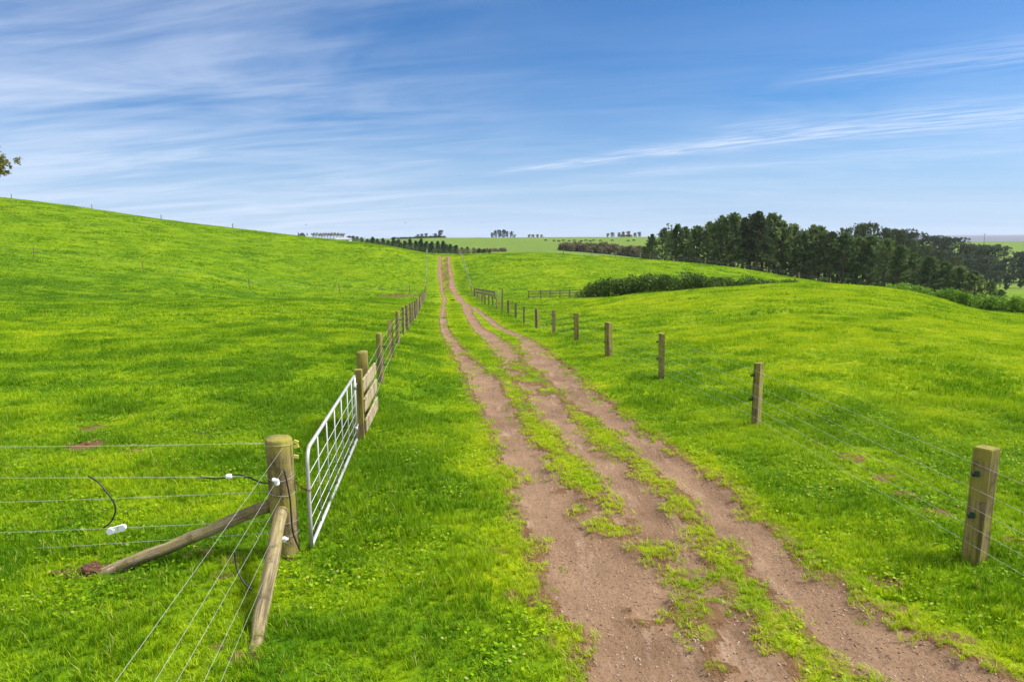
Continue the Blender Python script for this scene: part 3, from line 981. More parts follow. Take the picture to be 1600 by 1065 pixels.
# loose stones and clods on the bare lane
def stone_mesh(seed):
    r = np.random.default_rng(seed)
    vs = []
    for i in range(5):
        for k in range(7):
            th, ph = math.pi * (i + .5) / 5, 2 * math.pi * k / 7
            q = r.uniform(.75, 1.15)
            vs.append((math.sin(th) * math.cos(ph) * q, math.sin(th) * math.sin(ph) * q * .8, math.cos(th) * .6 * q))
    fs = [(i * 7 + k, i * 7 + (k + 1) % 7, (i + 1) * 7 + (k + 1) % 7, (i + 1) * 7 + k) for i in range(4) for k in range(7)]
    me = bpy.data.meshes.new('lane_stone')
    me.from_pydata(vs, [], fs + [tuple(range(7))[::-1], tuple(range(28, 35))])
    return me


sp = []
for s in range(4):
    me = stone_mesh(s)
    me.materials.append(M_STONE if s < 3 else M_SOIL)
    sp.append(me)
n = 130000
Y = 3.6 + 22 * RNG.random(n) ** 1.5
X = LANE0 + LSL * Y + RNG.uniform(-3.6, 4.2, n)
d = dirt(X, Y)
keep = (d > -.05) & (RNG.random(n) < .25 + .75 * fbm(X * 1.7, Y * 1.1, 2, 91) ** 2)
X, Y, d = X[keep], Y[keep], d[keep]
n = len(X)
sz = .0035 + .0095 * RNG.random(n) ** 4
sz = np.where(RNG.random(n) < .012, sz * 1.7, sz)
instancer('gravel', np.stack([X, Y, ground_z(X, Y, d) + sz * .2], -1), RNG.uniform(0, 6.28, (n, 3)) * np.array([.1, .1, 1]),
          np.stack([sz * RNG.uniform(.8, 1.6, n), sz, sz * RNG.uniform(.6, 1, n)], -1), np.where(RNG.random(n) < .3, 3, RNG.integers(0, 3, n)), np.zeros(n), sp, M_STONE,
          'loose small stones and clods on the bare brown lane', 'gravel')

ORD = ['first', 'second', 'third', 'fourth', 'fifth', 'sixth', 'seventh', 'eighth', 'ninth', 'tenth', 'eleventh', 'twelfth', 'thirteenth', 'fourteenth',
       'fifteenth', 'sixteenth', 'seventeenth', 'eighteenth', 'nineteenth', 'twentieth'] + \
      ['twenty-' + q for q in ('first', 'second', 'third', 'fourth', 'fifth', 'sixth', 'seventh', 'eighth', 'ninth')] + \
      ['thirtieth', 'thirty-first', 'thirty-second', 'thirty-third']


# ------------------------------------------------------------------ fences
def post_mb(mb, x, y, z0, h, wd, kind='round', ang=0.0, seed=0, lean=(0, 0), dome=.0):
    """a fence post standing 0.2 m in the ground; kind half = split post with a flat face"""
    r = random.Random(seed)
    if kind == 'round':
        n = 14
        prof = [(math.cos(2 * math.pi * k / n) * wd / 2, math.sin(2 * math.pi * k / n) * wd / 2) for k in range(n)]
    elif kind == 'square':
        a, b, c = wd / 2, wd / 2 * .82, wd * .06
        prof = [(a, -b + c), (a, b - c), (a - c, b), (-a + c, b), (-a, b - c), (-a, -b + c), (-a + c, -b), (a - c, -b)]
    else:
        prof = [(wd / 2 * math.cos(t), wd * .62 * math.sin(t) - wd * .25) for t in [math.pi * k / 8 for k in range(9)]]
    n = len(prof)
    lev = [-.2, 0, .15 * h, .35 * h, .6 * h, .85 * h, h - .012, h]
    base = len(mb.v)
    tilt = (r.uniform(-.10, .10), r.uniform(-.10, .10))
    ca, sa = math.cos(ang), math.sin(ang)
    jit = [r.uniform(-.035, .035) for _ in range(n)]
    for li, zz in enumerate(lev):
        s = 1.0 if li < 7 else .93
        s *= 1 + r.uniform(-.012, .012)
        for k, (px_, py_) in enumerate(prof):
            q = s * (1 + jit[k])
            u_, v_ = px_ * q, py_ * q
            X_, Y_ = ca * u_ - sa * v_, sa * u_ + ca * v_
            zt = zz + ((tilt[0] * X_ + tilt[1] * Y_) if li >= 6 else 0)
            mb.v.append((x + X_ + lean[0] * zz, y + Y_ + lean[1] * zz, z0 + zt))
    for li in range(len(lev) - 1):
        for k in range(n):
            k2 = (k + 1) % n
            mb.f.append((base + li * n + k, base + li * n + k2, base + (li + 1) * n + k2, base + (li + 1) * n + k))
    e = base + (len(lev) - 1) * n
    mb.f.append(tuple(e + k for k in range(n)))


def local(root, p):
    return (p[0] - root.location.x, p[1] - root.location.y, p[2] - root.location.z)


def add_post(root, x, y, h, wd, kind, m, ang=0.0, seed=0, lean=(0, 0), name='post', insul=None, face=None):
    """a post with its own origin at its foot, so its grain follows it"""
    mb = MB()
    post_mb(mb, 0, 0, 0, h, wd, kind, ang, seed, lean)
    o = mb.build(name, m, root, kind == 'round')
    o.location = local(root, (x, y, gz(x, y)))
    for q in insul or []:
        ib = MB()
        fx, fy = face
        ib.box((fx + lean[0] * q, fy + lean[1] * q, q), (.03, .034, .055))
        ib.tube([(fx * 1.25, fy * 1.25, q - .02), (fx * 1.55, fy * 1.55, q + .02)], .012, 8)
        ib.build('insulator', M_GREENP, o, False)
    return o


def wire_pts(pts, sag=.012, n=6):
    out_ = []
    for a, b in zip(pts[:-1], pts[1:]):
        for k in range(n):
            t = k / n
            out_.append(tuple(a[i] + (b[i] - a[i]) * t - (sag * 4 * t * (1 - t) if i == 2 else 0) for i in range(3)))
    out_.append(tuple(pts[-1]))
    return out_


def add_wire(root, pts, rad, sag=.012, m=None, n=6):
    mb = MB()
    mb.tube([local(root, p) for p in wire_pts(pts, sag, n)], rad, 5, True)
    return mb.build('wire', m or M_WIRE, root)


# right hand lane fence: base points read where each post stands
RP = [(1522, 878), (1180, 682), (1033, 602), (950.6, 564), (900.8, 541), (864.6, 525), (838.9, 512.5), (818.7, 503.7), (805.5, 496), (794.4, 491.6), (784.3, 487.2),
      (776.4, 484.4), (770, 482), (763.7, 478.6), (758, 475.7), (753.4, 474), (749.5, 472.3), (745.9, 470), (742.2, 467)]
rpos = []
for i, (px, row) in enumerate(RP):
    Y = 6.75 + 5.3 * i
    d = pix_dir(px, row)
    rpos.append((d[0] / d[1] * Y, Y))
rpos[0] = hit(1522, 874)
root = empty('wire_fence', (rpos[0][0], rpos[0][1], gz(*rpos[0])), 'post and wire fence running along the right edge of the dirt lane', 'fence')
back = (rpos[0][0] + .55, rpos[0][1] - 5.3)
allp = [back] + rpos
for i, (x, y) in enumerate(allp):
    first = i <= 1
    h = 1.17 if i > 1 else 1.22
    kind = 'half' if i % 3 != 1 else 'square'
    add_post(root, x, y, h, .205 if first else (.235 if i == 2 else .215 if i < 6 else .18), 'square' if first else kind, M_POST if i < 6 else M_POSTD, R(32) if first else R(-20 + 37 * (i % 5)), 40 + i,
             (random.uniform(-.02, .02), random.uniform(-.01, .01)), insul=[.52, .96] if i < 7 else None, face=(-.115, -.06))
for hgt in (1.06, .80, .60, .40, .22):
    pts = [(x - (.115 if i < 3 else .09), y - .05, gz(x, y) + hgt) for i, (x, y) in enumerate(allp)]
    add_wire(root, pts, .0016, .006)
strip = (rpos[-1][0], rpos[-1][1])

# left hand lane fence beyond the gate
root = empty('wire_fence', (-3.4, 16.4, gz(-3.4, 16.4)), 'post and wire fence on the left of the lane beyond the board panel', 'fence')
LP = [(595, 590), (611.3, 563), (622, 540), (630.7, 525), (637, 513), (642, 507), (645.3, 501.8), (649, 496.5), (651.7, 492.6), (653.6, 489.5), (656, 486.6)]
lpos = []
for i, (px, row) in enumerate(LP):
    Y = 16.4 + 4.2 * i
    d = pix_dir(px, row)
    lpos.append((d[0] / d[1] * Y, Y))
for k in range(1, 12):
    Y = 16.4 + 4.2 * (10 + k)
    px = 656 + (665 - 656) * (k / 11) ** .8
    d = pix_dir(px, 480)
    lpos.append((d[0] / d[1] * Y, Y))
for i, (x, y) in enumerate(lpos):
    add_post(root, x, y, 1.22 if i < 21 else 1.35, .16 if i != 3 else .2, 'round' if i % 2 == 0 else 'half', M_POST if i < 4 else M_POSTD, R(30 * i), 80 + i,
             (random.uniform(-.025, .025), 0), insul=[.45, .90] if i < 4 else None, face=(.085, -.02))
for hgt in (1.12, .90, .70, .46, .26):
    pts = [(-2.62, 12.3, gz(-2.7, 12.2) + hgt)] + [(x + .085, y, gz(x, y) + hgt) for x, y in lpos]
    add_wire(root, pts, .0021, .008)

# short board panel between the gate's hinge post and the round strainer
bx0, bx1 = (-2.56, 11.15), (-2.73, 12.25)
root = empty('board_fence', (bx0[0], bx0[1], gz(*bx0)), 'short panel of three wide weathered boards between two posts past the gate', 'fence')
add_post(root, bx0[0], bx0[1], 1.22, .125, 'square', M_POST, R(4), 5, name='post')
add_post(root, bx1[0], bx1[1], 1.36, .21, 'round', M_POST, 0, 6, name='strainer_post')
for k, (za, zb, j) in enumerate(((.93, .97, 0.0), (.60, .66, .03), (.24, .32, .05))):
    a = Vector((-2.50 + j * .5, 11.16, gz(*bx0) + za))
    b = Vector((-2.585 + j * .5, 12.62, gz(*bx1) + zb))
    dv = b - a
    mb = MB()
    mb.box((0, 0, 0), (.035, dv.length, .225))
    o = mb.build('board', M_BOARD, root, False)
    o.location = local(root, (a + b) / 2)
    o.rotation_euler = dv.to_track_quat('Y', 'Z').to_euler()
    bv = o.modifiers.new('edge', 'BEVEL')
    bv.width = .006

# corner strainer with its two braces, the wires that run left and the wires that run back past the camera
SX, SY = hit(448, 866)
sz0 = gz(SX, SY)
root = empty('corner_fence', (SX, SY, sz0), 'thick mossy corner post with two pole braces and fence wires in the left foreground', 'fence')
st = add_post(root, SX, SY, 1.26, .275, 'round', M_POST, .3, 3, (-.012, 0), name='strainer_post')


def brace(p_top, p_foot, r0, r1, seed, ins=None):
    r = random.Random(seed)
    a, b = Vector(p_foot), Vector(p_top)
    dv = b - a
    a2 = a - dv.normalized() * .18
    L = (b - a2).length
    mb = MB()
    n = 9
    mb.tube([(r.uniform(-.010, .010), r.uniform(-.010, .010), L * k / n) for k in range(n + 1)], [r0 + (r1 - r0) * k / n + r.uniform(-.004, .004) for k in range(n + 1)], 12)
    o = mb.build('brace', M_BRACE, root)
    o.location = local(root, a2)
    o.rotation_euler = dv.to_track_quat('Z', 'Y').to_euler()
    return o


fx, fy = hit(150, 894)
brace((SX - .12, SY, sz0 + .54), (fx, fy, gz(fx, fy) - .03), .062, .066, 1)
fx, fy = hit(401, 1006)
b2 = brace((SX + .02, SY - .13, sz0 + .52), (fx, fy, gz(fx, fy)), .062, .070, 2)


def on_post(px, row, dY=0.0):
    return at(px, row, SY + dY)


LEFT_END = (SX - 5.2, SY + .25)
post_end = add_post(root, LEFT_END[0], LEFT_END[1], 1.2, .15, 'round', M_POST, 0, 31)
lw = [((0, 694.8), (428, 691.7)), ((0, 743.5), (430, 743)), ((0, 781.7), (431, 767)), ((0, 829), (430, 812)), ((0, 856.5), (431, 831))]
left_wires = []
for a, b in lw:
    pa, pb = at(a[0], a[1], SY + .22), at(b[0], b[1], SY)
    t = (LEFT_END[0] - pb[0]) / (pa[0] - pb[0])
    pe = pb + (pa - pb) * t
    left_wires.append((pe, pb))
    add_wire(root, [pe, pb], .0020, .02, n=14)
    # the turn of wire round the post
    mb = MB()
    c = Vector(local(root, (SX - .012 * (pb[2] - sz0), SY, pb[2])))
    mb.tube([c + Vector((math.cos(t_) * .143, math.sin(t_) * .143, .012 * math.sin(t_ * 2 + pb[2] * 9))) for t_ in [2 * math.pi * k / 24 for k in range(25)]], .0015, 5, False)
    mb.build('wire', M_WIRE, root)
BACK = (SX + 1.05, SY - 9.4)
add_post(root, BACK[0], BACK[1], 1.2, .15, 'round', M_POST, 0, 32)
bw = [((442, 699), (175, 1065), 1.15), ((441, 736), (238, 1065), .90), ((442, 772), (273, 1065), .72), ((438, 815), (316, 1065), .46), ((438, 845), (343, 1065), .28)]
back_wires = []
for a, b, hgt in bw:
    pa = at(a[0], a[1], SY - .13)
    d = pix_dir(*b)
    Yb = (3.3 - .05 - hgt) / (-d[2] / d[1])
    pb = at(b[0], b[1], Yb)
    t = (BACK[1] - pa[1]) / (pb[1] - pa[1])
    pe = pa + (pb - pa) * t
    back_wires.append((pa, pe))
    add_wire(root, [pa, pe], .0011, .02, n=14)


def lerp(w_, x=None, y=None):
    a, b = w_
    t = (x - a[0]) / (b[0] - a[0]) if x is not None else (y - a[1]) / (b[1] - a[1])
    return a + (b - a) * t


def cable(pts, rad=.008, name='cable'):
    """a smooth black lead through the given points"""
    P = [np.array(p, float) for p in pts]
    P = [2 * P[0] - P[1]] + P + [2 * P[-1] - P[-2]]
    o_ = []
    for i in range(1, len(P) - 2):
        for k in range(6):
            t = k / 6
            o_.append(.5 * ((2 * P[i]) + (P[i + 1] - P[i - 1]) * t + (2 * P[i - 1] - 5 * P[i] + 4 * P[i + 1] - P[i + 2]) * t * t + (3 * P[i] - P[i - 1] - 3 * P[i + 1] + P[i + 2]) * t ** 3))
    o_.append(P[-2])
    mb = MB()
    mb.tube([local(root, p) for p in o_], rad, 7)
    return mb.build(name, M_BLACK, root)


LYr = SY + .12
cable([at(138, 743.5, LYr), at(152, 752, LYr - .02), at(168, 770, LYr - .04), at(178, 785, LYr - .05), at(180, 800, LYr - .05), at(173, 815, LYr - .03), at(162, 824, LYr)], .0085)
cable([at(312, 744, LYr - .05), at(332, 747, LYr - .06), at(352, 746, LYr - .06), at(366, 741, LYr - .06), at(385, 744, LYr - .07), at(408, 753, LYr - .08), at(428, 756, SY - .08)], .0080)
cable([at(444, 734, SY - .16), at(448, 752, SY - .165), at(453, 778, SY - .16), at(455, 805, SY - .15), at(458, 832, SY - .15), at(468, 858, SY - .13)], .0085)
c0 = lerp(back_wires[1], y=SY - .95)
c1 = lerp(back_wires[3], y=SY - 1.15)
cable([at(367, 861, c0[1]), at(368, 878, c0[1] - .02), at(373, 895, c0[1] - .06), at(382, 911, c0[1] - .10), at(394, 921, c0[1] - .12)], .0085)


def insul_pair(px, row, Y, L, ang, parent):
    """a white strain insulator: two rails with round ends and a bridge"""
    mb = MB()
    for s in (-1, 1):
        mb.tube([(-L / 2, 0, s * .030), (L / 2, 0, s * .030)], .008, 8)
    for s in (-1, 1):
        mb.tube([(s * L / 2, -.018, 0), (s * L / 2, .018, 0)], [.037, .037], 12)
    mb.box((.0, 0, 0), (.014, .016, .055))
    o = mb.build('insulator', M_WHITE, parent, False)
    o.location = local(root, at(px, row, Y))
    o.rotation_euler = (0, ang, .1)
    return o


insul_pair(182, 826.5, LYr, .13, R(-14), root)
mb = MB()
mb.tube([(-.035, 0, 0), (-.02, 0, 0), (.02, 0, 0), (.035, 0, 0)], [.016, .028, .028, .016], 12)
o = mb.build('insulator', M_WHITE, root)
o.location = local(root, at(358, 744, LYr - .06))
mb = MB()
for q in range(5):
    mb.tube([(random.uniform(-.03, .03), random.uniform(-.01, .02), -.03 + .012 * q), (random.uniform(-.03, .03), random.uniform(-.02, .02), -.015 + .012 * q)], [.018, .022], 8)
o = mb.build('insulator', M_WHITE, root)
o.location = local(root, at(432, 753, SY - .15))
mb = MB()
for q in range(2):
    s = 1 if q else -1
    mb.tube([(0, 0, 0), (.035 * s, 0, .018), (.06 * s, .0, .005), (.05 * s, 0, -.018), (0, 0, -.004)], [.016, .02, .018, .017, .014], 8)
mb.tube([(-.06, -.02, -.02), (.05, -.02, .03)], .007, 6)
o = mb.build('insulator', M_WHITE, root)
o.location = local(root, at(439, 843, SY - .50))
# yellow flags of old ear tag nailed on the post
for (px, row, a) in ((462.5, 690, .4), (463, 697, -.3), (462.5, 713, .2)):
    mb = MB()
    mb.box((0, 0, 0), (.05, .012, .035), Matrix.Rotation(a, 3, 'Y'))
    o = mb.build('nailed_tag', M_YEL, root, False)
    o.location = local(root, at(px, row, SY - .02))

# earth thrown up round the foot of the left brace
fx, fy = hit(143, 889)
root = None
vs_, fs_ = [], []
r_ = np.random.default_rng(8)
for k in range(70):
    me_ = stone_mesh(300 + k % 9)
    q = r_.uniform(.012, .05) * (1.4 if k < 12 else 1)
    dxy = r_.normal(0, (.15, .06))
    c_ = np.array([dxy[0], dxy[1], gz(fx + dxy[0], fy + dxy[1]) - gz(fx, fy) + q * .3 + .03 * math.exp(-(dxy[0] / .12) ** 2)])
    b_ = len(vs_)
    vs_ += [tuple(c_ + q * np.array(v_.co)) for v_ in me_.vertices]
    fs_ += [tuple(b_ + i for i in p_.vertices) for p_ in me_.polygons]
    bpy.data.meshes.remove(me_)
me_ = bpy.data.meshes.new('loose_earth')
me_.from_pydata(vs_, [], fs_)
me_.materials.append(mat_plain('red_brown_earth', (.085, .040, .020), .95, 0, .6, 14))
o = link(bpy.data.objects.new('loose_earth', me_))
o.location = (fx, fy, gz(fx, fy))
tag(o, 'small heap of red brown earth at the foot of the left brace', 'earth', None, 'stuff')

# ------------------------------------------------------------------ the gate
GA = np.array([*at(487, 852, SY + .05)[:2], 0])          # latch end
GB = np.array([*at(557.5, 686, 10.85)[:2], 0])            # hinge end
zA, zB = at(487, 852, SY + .05)[2], at(557.5, 686, 10.85)[2]
root = empty('farm_gate', (GB[0], GB[1], gz(GB[0], GB[1])), 'closed white grey tube steel farm gate with bars and mesh', 'gate')
gl = math.hypot(GB[0] - GA[0], GB[1] - GA[1])
H = 1.06


def gp(s, h):
    """a point of the gate: s from latch (0) to hinge (1), h from bottom to top"""
    return local(root, (GA[0] + (GB[0] - GA[0]) * s, GA[1] + (GB[1] - GA[1]) * s, zA + (zB - zA) * s + h))


mb = MB()
rc = .16
arc = [(rc / gl * (1 - math.sin(t)), H - rc + rc * math.cos(t)) for t in [math.pi / 2 * (1 - k / 6) for k in range(7)]]
mb.tube([gp(0, 0)] + [gp(0, .3), gp(0, .6)] + [gp(s, h) for s, h in arc] + [gp(.5, H), gp(1, H)], .021, 10)
mb.tube([gp(1, H + .01), gp(1, 0)], .021, 10)
mb.tube([gp(0, 0), gp(1, 0)], .021, 10)
mb.build('gate_frame', M_GALV, root)
for s in (.155, .31, .465, .62, .775, .90):
    mb = MB()
    mb.tube([gp(s, .0), gp(s, H)], .0092, 8)
    mb.build('upright', M_GALV, root)
for h in (.14, .29, .44, .60, .78):
    mb = MB()
    mb.tube([gp(0, h), gp(1, h)], .0040, 6)
    mb.build('rail', M_WIRE, root)
# hinge on the post
mb = MB()
for h in (.18, .88):
    mb = MB()
    q = Vector(gp(1, h))
    mb.tube([q, q + Vector((-.02, .12, .0)), q + Vector((-.03, .30, 0))], .014, 8)
    mb.tube([q - Vector((0, 0, .04)), q + Vector((0, 0, .04))], .028, 10)
    mb.build('hinge', M_GALV, root)

# rusty chain from the latch end round to the strainer
mb = MB()
a, b = Vector(gp(0, .63)), Vector(local(root, (SX + .14, SY + .01, sz0 + .78)))
for k in range(9):
    t0, t1 = k / 9, (k + 1.15) / 9
    f = lambda t: a + (b - a) * t - Vector((0, 0, .035 * 4 * t * (1 - t)))
    dv = f(t1) - f(t0)
    side = Vector((0, .011, 0)) if k % 2 else Vector((0, 0, .011))
    m0, m1 = f(t0), f(t1)
    mb.tube([m0 + side, m1 + side, m1 - side, m0 - side, m0 + side], .0042, 5)
for k in (0,):
    mb.tube([a + Vector((math.cos(t) * .027, math.sin(t) * .027, .004 * math.sin(3 * t))) for t in [2 * math.pi * q / 14 for q in range(15)]], .006, 6)
mb.build('chain', M_RUST, root)

# ------------------------------------------------------------------ far wire fences
def thin_fence(name, label, pos, h, wd, heights, m, rad=.004, grp=None):
    rt = empty(name, (pos[0][0], pos[0][1], gz(*pos[0])), label, 'fence', grp)
    for i, (x, y) in enumerate(pos):
        add_post(rt, x, y, h, wd, 'round' if i % 2 else 'square', m, .3 * i, 200 + i, (random.uniform(-.04, .04), 0))
    for q in heights:
        add_wire(rt, [(x, y - wd / 2, gz(x, y) + q) for x, y in pos], rad, .02, n=4)
    return rt


thin_fence('wire_fence', 'thin standard and wire fence crossing the lower slope of the left hill', [at(px, row, Y)[:2] for px, row, Y in
           ((-130, 380, 96), (53, 398, 95), (224, 426, 95), (390, 451, 97), (531, 461, 104), (640, 463, 106))], 1.5, .11, (1.35, .8), M_POSTD, .0025)
thin_fence('wire_fence', 'fence whose post tops stick up along the skyline of the left hill', [at(px, row, 184)[:2] for px, row in
           ((-110, 290), (18, 308), (144, 328), (252, 344), (364, 357), (466, 368), (560, 380), (652, 392))], 1.25, .17, (1.1, .7), M_POSTD, .006)
up = [at(px, 430, Y)[:2] for px, Y in ((665, 107), (665.3, 113), (665.6, 119), (666, 125), (666.3, 131), (666.7, 137), (667, 143), (667.4, 149), (667.8, 156), (668.2, 163), (668.6, 171))]
thin_fence('wire_fence', 'fence climbing the far rise on the left of the lane', up, 1.3, .12, (1.15, .85, .55), M_RAIL, .006)
up = [at(px, 430, Y)[:2] for px, Y in ((736, 106), (734.5, 113), (732.5, 119), (730.5, 125), (728, 131), (726, 137), (724, 143), (722, 149), (720, 156), (718, 163))]
thin_fence('wire_fence', 'fence climbing the far rise on the right of the lane', up, 1.3, .12, (1.15, .85, .55), M_RAIL, .006)
thin_fence('wire_fence', 'fence along the crest in front of the dark pine shelterbelt', [at(px, 405, Y)[:2] for px, Y in
           ((880, 170), (925, 170), (962, 170), (1000, 170), (1052, 169), (1102, 168), (1150, 167), (1200, 165), (1250, 160), (1300, 156))], 1.5, .20, (1.25, .8), M_RAIL, .006)


def rail_fence(label, pts, h, rails, boards_h, m):
    rt = empty('rail_fence', (pts[0][0], pts[0][1], gz(*pts[0])), label, 'fence')
    for i, (x, y) in enumerate(pts):
        add_post(rt, x, y, h, .16, 'square', M_POSTD, .1 * i, 300 + i)
    for q in rails:
        mb = MB()
        for (a, b) in zip(pts[:-1], pts[1:]):
            pa, pb = Vector(local(rt, (a[0], a[1] - .10, gz(*a) + q))), Vector(local(rt, (b[0], b[1] - .10, gz(*b) + q)))
            dv = pb - pa
            mb.box((pa + pb) / 2, (dv.length - .004, .04, boards_h), dv.to_track_quat('X', 'Z').to_matrix())
        mb.build('rail', m, rt, False)
    return rt


rail_fence('post and three rail timber fence joining the left end of the hedge', [at(px, 462, 95)[:2] for px in (826, 845, 860, 875, 890, 907)], 1.15, (1.02, .66, .30), .13, M_RAIL)
rail_fence('two rail timber yard fence in the valley beside the right lane fence', [at(px, 462, Y)[:2] for px, Y in ((741, 104), (755, 101), (773, 97))], 1.25, (1.0, .55), .3, M_RAIL)
rail_fence('pale timber barrier at the crest of the lane', [at(px, 396, 166)[:2] for px in (716, 722, 732, 742)], 1.35, (1.15, .7), .2, M_BOARD)
# a leaning field gate beyond the yard
root = empty('field_gate', (*at(774, 462, 97)[:2], gz(*at(774, 462, 97)[:2])), 'low wire field gate between the yard fence and the dark gatepost', 'gate')
ga, gb = at(774, 462, 97), at(784, 462, 97)
add_post(root, gb[0] + .1, gb[1], 1.35, .2, 'round', M_POSTD, 0, 9)
mb = MB()
for q in (.12, .38, .64, .9, 1.12):
    mb.tube([local(root, (ga[0], ga[1], gz(*ga[:2]) + q)), local(root, (gb[0], gb[1], gz(*gb[:2]) + q))], .014, 6)
for t in (0, .5, 1):
    x, y = ga[0] + (gb[0] - ga[0]) * t, ga[1] + (gb[1] - ga[1]) * t
    mb.tube([local(root, (x, y, gz(x, y) + .1)), local(root, (x, y, gz(x, y) + 1.13))], .016, 6)
mb.build('gate_frame', M_GALV, root)

# dark lump lying on the lane
x, y = hit(707.5, 469.5)
me = stone_mesh(77)
me.materials.append(M_CLOD)
o = link(bpy.data.objects.new('clod', me))
o.location = (x, y, gz(x, y) + .05)
o.scale = (.38, .22, .22)
tag(o, 'dark clod lying in the middle of the lane at the valley floor', 'clod')


# ------------------------------------------------------------------ trees
def leaf_quads(C, D, L, W, rng):
    """leaf sprays: centres C, directions D, lengths and widths"""
    n = len(C)
    D = D / np.linalg.norm(D, axis=1, keepdims=True)
    rv = rng.normal(size=(n, 3))
    S = np.cross(D, rv)
    S = S / (np.linalg.norm(S, axis=1, keepdims=True) + 1e-9)
    L, W = L[:, None], W[:, None]
    a, b = C - S * W * .25, C + S * W * .25
    mid = C + D * L * .55
    return np.stack([a, mid - S * W * .5 + D * 0, C + D * L, mid + S * W * .5], 1).reshape(-1, 3), np.arange(n * 4).reshape(n, 4)


def crown_mesh(name, limbs, per, sprays, L, W, rng, up=.35, m=None, spread=.45):
    """limbs: list of (p0, p1); sprays cluster along the outer part of each limb"""
    Cs, Ds = [], []
    for p0, p1 in limbs:
        p0, p1 = np.array(p0), np.array(p1)
        ax = p1 - p0
        ln = np.linalg.norm(ax)
        axn = ax / max(ln, 1e-6)
        for k in range(per):
            t = .30 + .72 * (k + rng.random()) / per
            c = p0 + ax * t + rng.normal(0, spread * .35, 3) * min(1, ln * .4)
            Cs.append(c + rng.normal(0, spread * .30, (sprays, 3)))
            Ds.append(axn * .7 + rng.normal(0, .55, (sprays, 3)) + np.array([0, 0, up]))
    C, D = np.concatenate(Cs), np.concatenate(Ds)
    n = len(C)
    V_, F_ = leaf_quads(C, D, L * rng.uniform(.6, 1.3, n), W * rng.uniform(.7, 1.3, n), rng)
    me = np_mesh(name, V_, F_)
    me.materials.append(m)
    return me


def limb_mesh(name, trunk, limbs, r0, m, rl=.05, every=3):
    mb = MB()
    n = len(trunk)
    mb.tube(trunk, [r0 * (1 - .86 * i / (n - 1)) for i in range(n)], 8)
    for a, b in limbs[::every]:
        mb.tube([a, ((a[0] + b[0]) / 2, (a[1] + b[1]) / 2, (a[2] + b[2]) / 2 - .05), b], [rl, rl * .6, rl * .2], 5, False)
    me = bpy.data.meshes.new(name)
    me.from_pydata(mb.v, [], mb.f)
    me.polygons.foreach_set('use_smooth', [True] * len(me.polygons))
    me.materials.append(m)
    return me


def pine_proto(seed, h, wid, base, m, kind='pine', nl=84, sprays=11, L=.62, W=.25, per=5):
    r = np.random.default_rng(seed)
    nt = 9
    lean = r.uniform(-.03, .03, 2)
    trunk = [(lean[0] * h * (i / nt) ** 1.5, lean[1] * h * (i / nt) ** 1.5, h * .97 * i / nt - (.4 if i == 0 else 0)) for i in range(nt + 1)]
    limbs = []
    side = r.uniform(0, 6.28)
    for k in range(nl):
        t = base + (1 - base) * ((k + r.random()) / nl) ** .9
        q = (t - base) / (1 - base)
        if kind == 'pine':
            prof = (.80 + .20 * min(1, q / .2)) * (1 - q ** 1.45) ** .85 + .05
            upk = -.06 + .85 * q
        elif kind == 'cone':
            prof = (1 - q) ** .85 + .05
            upk = .25 + .45 * q
        else:                                           # wide topped, wind swept
            prof = (.35 + .75 * q) * math.sqrt(max(0, 1.02 - q ** 5))
            upk = .05 + .35 * q
        an = k * 2.39996 + r.normal(0, .35)
        bulge = 1 + .30 * math.sin(3 * an + seed) + .25 * math.cos(an - side)
        ln = wid / 2 * prof * bulge * r.uniform(.65, 1.18)
        p0 = (lean[0] * h * t ** 1.5, lean[1] * h * t ** 1.5, h * t)
        ux = math.cos(an) * ln
        uy = math.sin(an) * ln
        if kind == 'wide':
            ux += .28 * wid * q
        limbs.append((p0, (p0[0] + ux, p0[1] + uy, min(h * t + ln * upk, h * 1.01))))
    # several leaders at the top
    if kind == 'pine':
        for k in range(5):
            x, y_ = r.normal(0, wid * .16, 2)
            zt = h * r.uniform(.80, .97)
            limbs.append(((x, y_, zt - h * .18), (x * 1.15, y_ * 1.15, zt + h * .06)))
    limbs.append(((trunk[-1][0], trunk[-1][1], h * .82), (trunk[-1][0], trunk[-1][1], h * 1.0)))
    cm = crown_mesh('crown', limbs, per, sprays, L, W, r, .45, m, .34 if kind == 'pine' else .45)
    tm = limb_mesh('trunk', trunk, limbs, h * .022 + .03, M_BARK, h * .006 + .01)
    return h, cm, tm


def tree(name, proto, x, y, h, label, cat='tree', group=None, wscale=1.0, rot=None, z=None):
    ph, cm, tm = proto
    s = h / ph
    rt = empty(name, (x, y, gz(x, y) - .05 if z is None else z), label, cat, group, random.uniform(0, 6.28) if rot is None else rot)
    rt.scale = (s * wscale, s * wscale, s)
    link(bpy.data.objects.new('trunk', tm), rt)
    link(bpy.data.objects.new('crown', cm), rt)
    return rt


